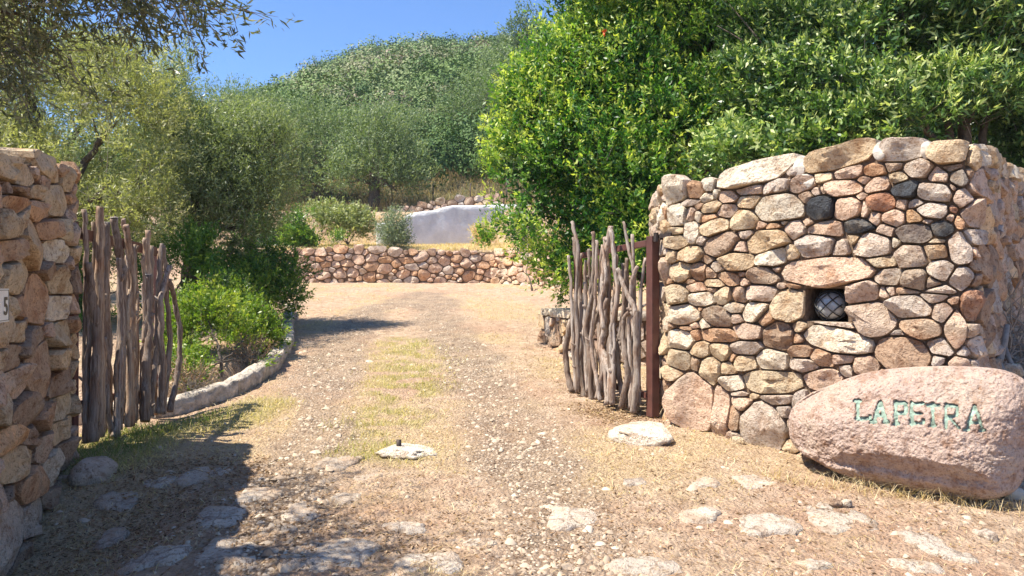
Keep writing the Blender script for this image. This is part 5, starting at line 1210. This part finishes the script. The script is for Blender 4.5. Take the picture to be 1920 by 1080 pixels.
# half green grass strip
x, y = scatter(150000, 3.2, 10, 1.2); k = drive_area(x, y); x, y = x[k], y[k]; gr, ga, gn, dp = masks(x, y)
k = rng.random(len(x)) < ga*.75; x, y, gn = x[k], y[k], gn[k]
blades('grass', x, y, rng.uniform(.02, .06, len(x))*(1+.9*gn), .8, .003+.0004*y, 'ggrass', np.clip(.95-.75*gn+rng.normal(size=len(x))*.18, 0, 1), 'half dried grass growing between the wheel tracks and near the left gate')
# terrace dry grass and slope grass
x = rng.uniform(-7, 2, 26000); y = rng.uniform(20.6, 24.5, 26000); k = (y > wall_back_y(x)+.2); x, y = x[k], y[k]
blades('terrace_grass', x, y, rng.uniform(.04, .16, len(x)), .6, np.full(len(x), .014), 'straw', np.clip(rng.normal(.6, .22, len(x)), 0, 1), 'dry grass covering the terrace in front of the white wall')
x = rng.uniform(-9, 2, 16000); y = rng.uniform(25.8, 33, 16000)
blades('slope_grass', x, y, rng.uniform(.1, .5, len(x)), .6, np.full(len(x), .018), 'slope', np.clip(rng.normal(.45, .28, len(x)), 0, 1), 'tall brown dry grass on the slope above the white wall')
# pebbles: small low polyhedra, several thousand
def pebbles(name, x, y, s, tint, label):
    n = len(x); base = np.array([[1, 0, 0], [.5, .87, 0], [-.5, .87, 0], [-1, 0, 0], [-.5, -.87, 0], [.5, -.87, 0], [.4, .3, .8], [-.4, .35, .75], [0, -.45, .8]])
    f3 = np.array([[0, 1, 6], [1, 2, 7], [1, 7, 6], [2, 3, 7], [3, 4, 8], [3, 8, 7], [4, 5, 8], [5, 0, 6], [5, 6, 8], [6, 7, 8]])
    V = base[None]*(1+rng.normal(size=(n, 9, 3))*.22)*s[:, None, None]*np.stack([rng.uniform(.8, 1.4, n), rng.uniform(.7, 1.1, n), rng.uniform(.5, .95, n)], -1)[:, None]
    a = rng.random(n)*6.28; ca, sa = np.cos(a)[:, None], np.sin(a)[:, None]; V = np.stack([V[..., 0]*ca-V[..., 1]*sa, V[..., 0]*sa+V[..., 1]*ca, V[..., 2]], -1)
    V = V+np.stack([x, y, on_ground(x, y)-s*.1], -1)[:, None]; Q = (f3[None]+(np.arange(n)*9)[:, None, None]).reshape(-1, 3)
    o = link(name, mesh_np(name, V.reshape(-1, 3), Q, np.repeat(tint, 10)), M['pebble'], None, False); tag(o, label, 'gravel', kind='stuff')
x, y = scatter(150000, 2.9, 15, 1.35); k = drive_area(x, y); x, y = x[k], y[k]; gr, ga, gn, dp = masks(x, y)
k = rng.random(len(x)) < (.025+.42*gr**1.5)*np.where(y > 9, .6, 1); x, y = x[k], y[k]; s = np.clip(rng.lognormal(-4.75, .52, len(x)), .004, .038)
pebbles('gravel', x, y, s, np.clip(rng.normal(.5, .25, len(x)), 0, 1), 'loose grey and tan gravel along the two wheel tracks'); print('pebbles', len(x))
# leaf litter: under the right gate and in the shade of the left wall
def litter():
    xs, ys = [], []
    for pts, n, r in ((gp([(1100, 765), (1150, 778), (1210, 795)]), 1500, .12), (gp([(1000, 650), (1040, 700), (1090, 750)]), 500, .12), (gp([(110, 960), (140, 1010), (120, 1060), (220, 1000), (300, 960), (420, 1000), (330, 900), (420, 930)]), 5200, .35), (gp([(500, 960), (600, 1000), (700, 1010), (800, 1030)]), 1400, .25), (gp([(1000, 1060), (1200, 950), (1500, 900), (1800, 960), (1880, 1010)]), 1500, .35), (gp([(260, 890), (400, 870), (500, 890)]), 900, .12), (gp([(600, 950), (900, 920), (1300, 1040), (1000, 1000), (1500, 1060), (1700, 960)]), 1800, .45), (gp([(650, 640), (760, 800), (980, 620), (1000, 720), (1060, 860)]), 900, .5)):
        for _ in range(n):
            i = random.randrange(len(pts)-1); t_ = random.random(); a, b = pts[i], pts[i+1]
            xs.append(a[0]+(b[0]-a[0])*t_+random.gauss(0, r)); ys.append(a[1]+(b[1]-a[1])*t_+random.gauss(0, r))
    x, y = np.array(xs), np.array(ys); z = on_ground(x, y)+.006; n = len(x)
    dd = rng.normal(size=(n, 3))*np.array([1, 1, .25]); s_ = rng.uniform(.010, .035, n)
    o = link('leaf_litter', leaves_mesh('leaf_litter', np.stack([x, y, z], -1), dd, s_, s_*.3, np.clip(rng.normal(.45, .25, n), 0, 1)), M['litter'], None, False)
    tag(o, 'scattered brown dead leaves and twigs on the ground', 'leaf litter', kind='stuff')
litter()
# weeds under the boulder
x = rng.uniform(1.5, 2.95, 700); y = 4.45-(x-1.5)*.45+rng.normal(size=700)*.05
blades('weeds', x, y, rng.uniform(.03, .13, 700), .9, np.full(700, .003), 'straw', np.clip(rng.normal(.6, .3, 700), 0, 1), 'dry weeds along the foot of the carved boulder')
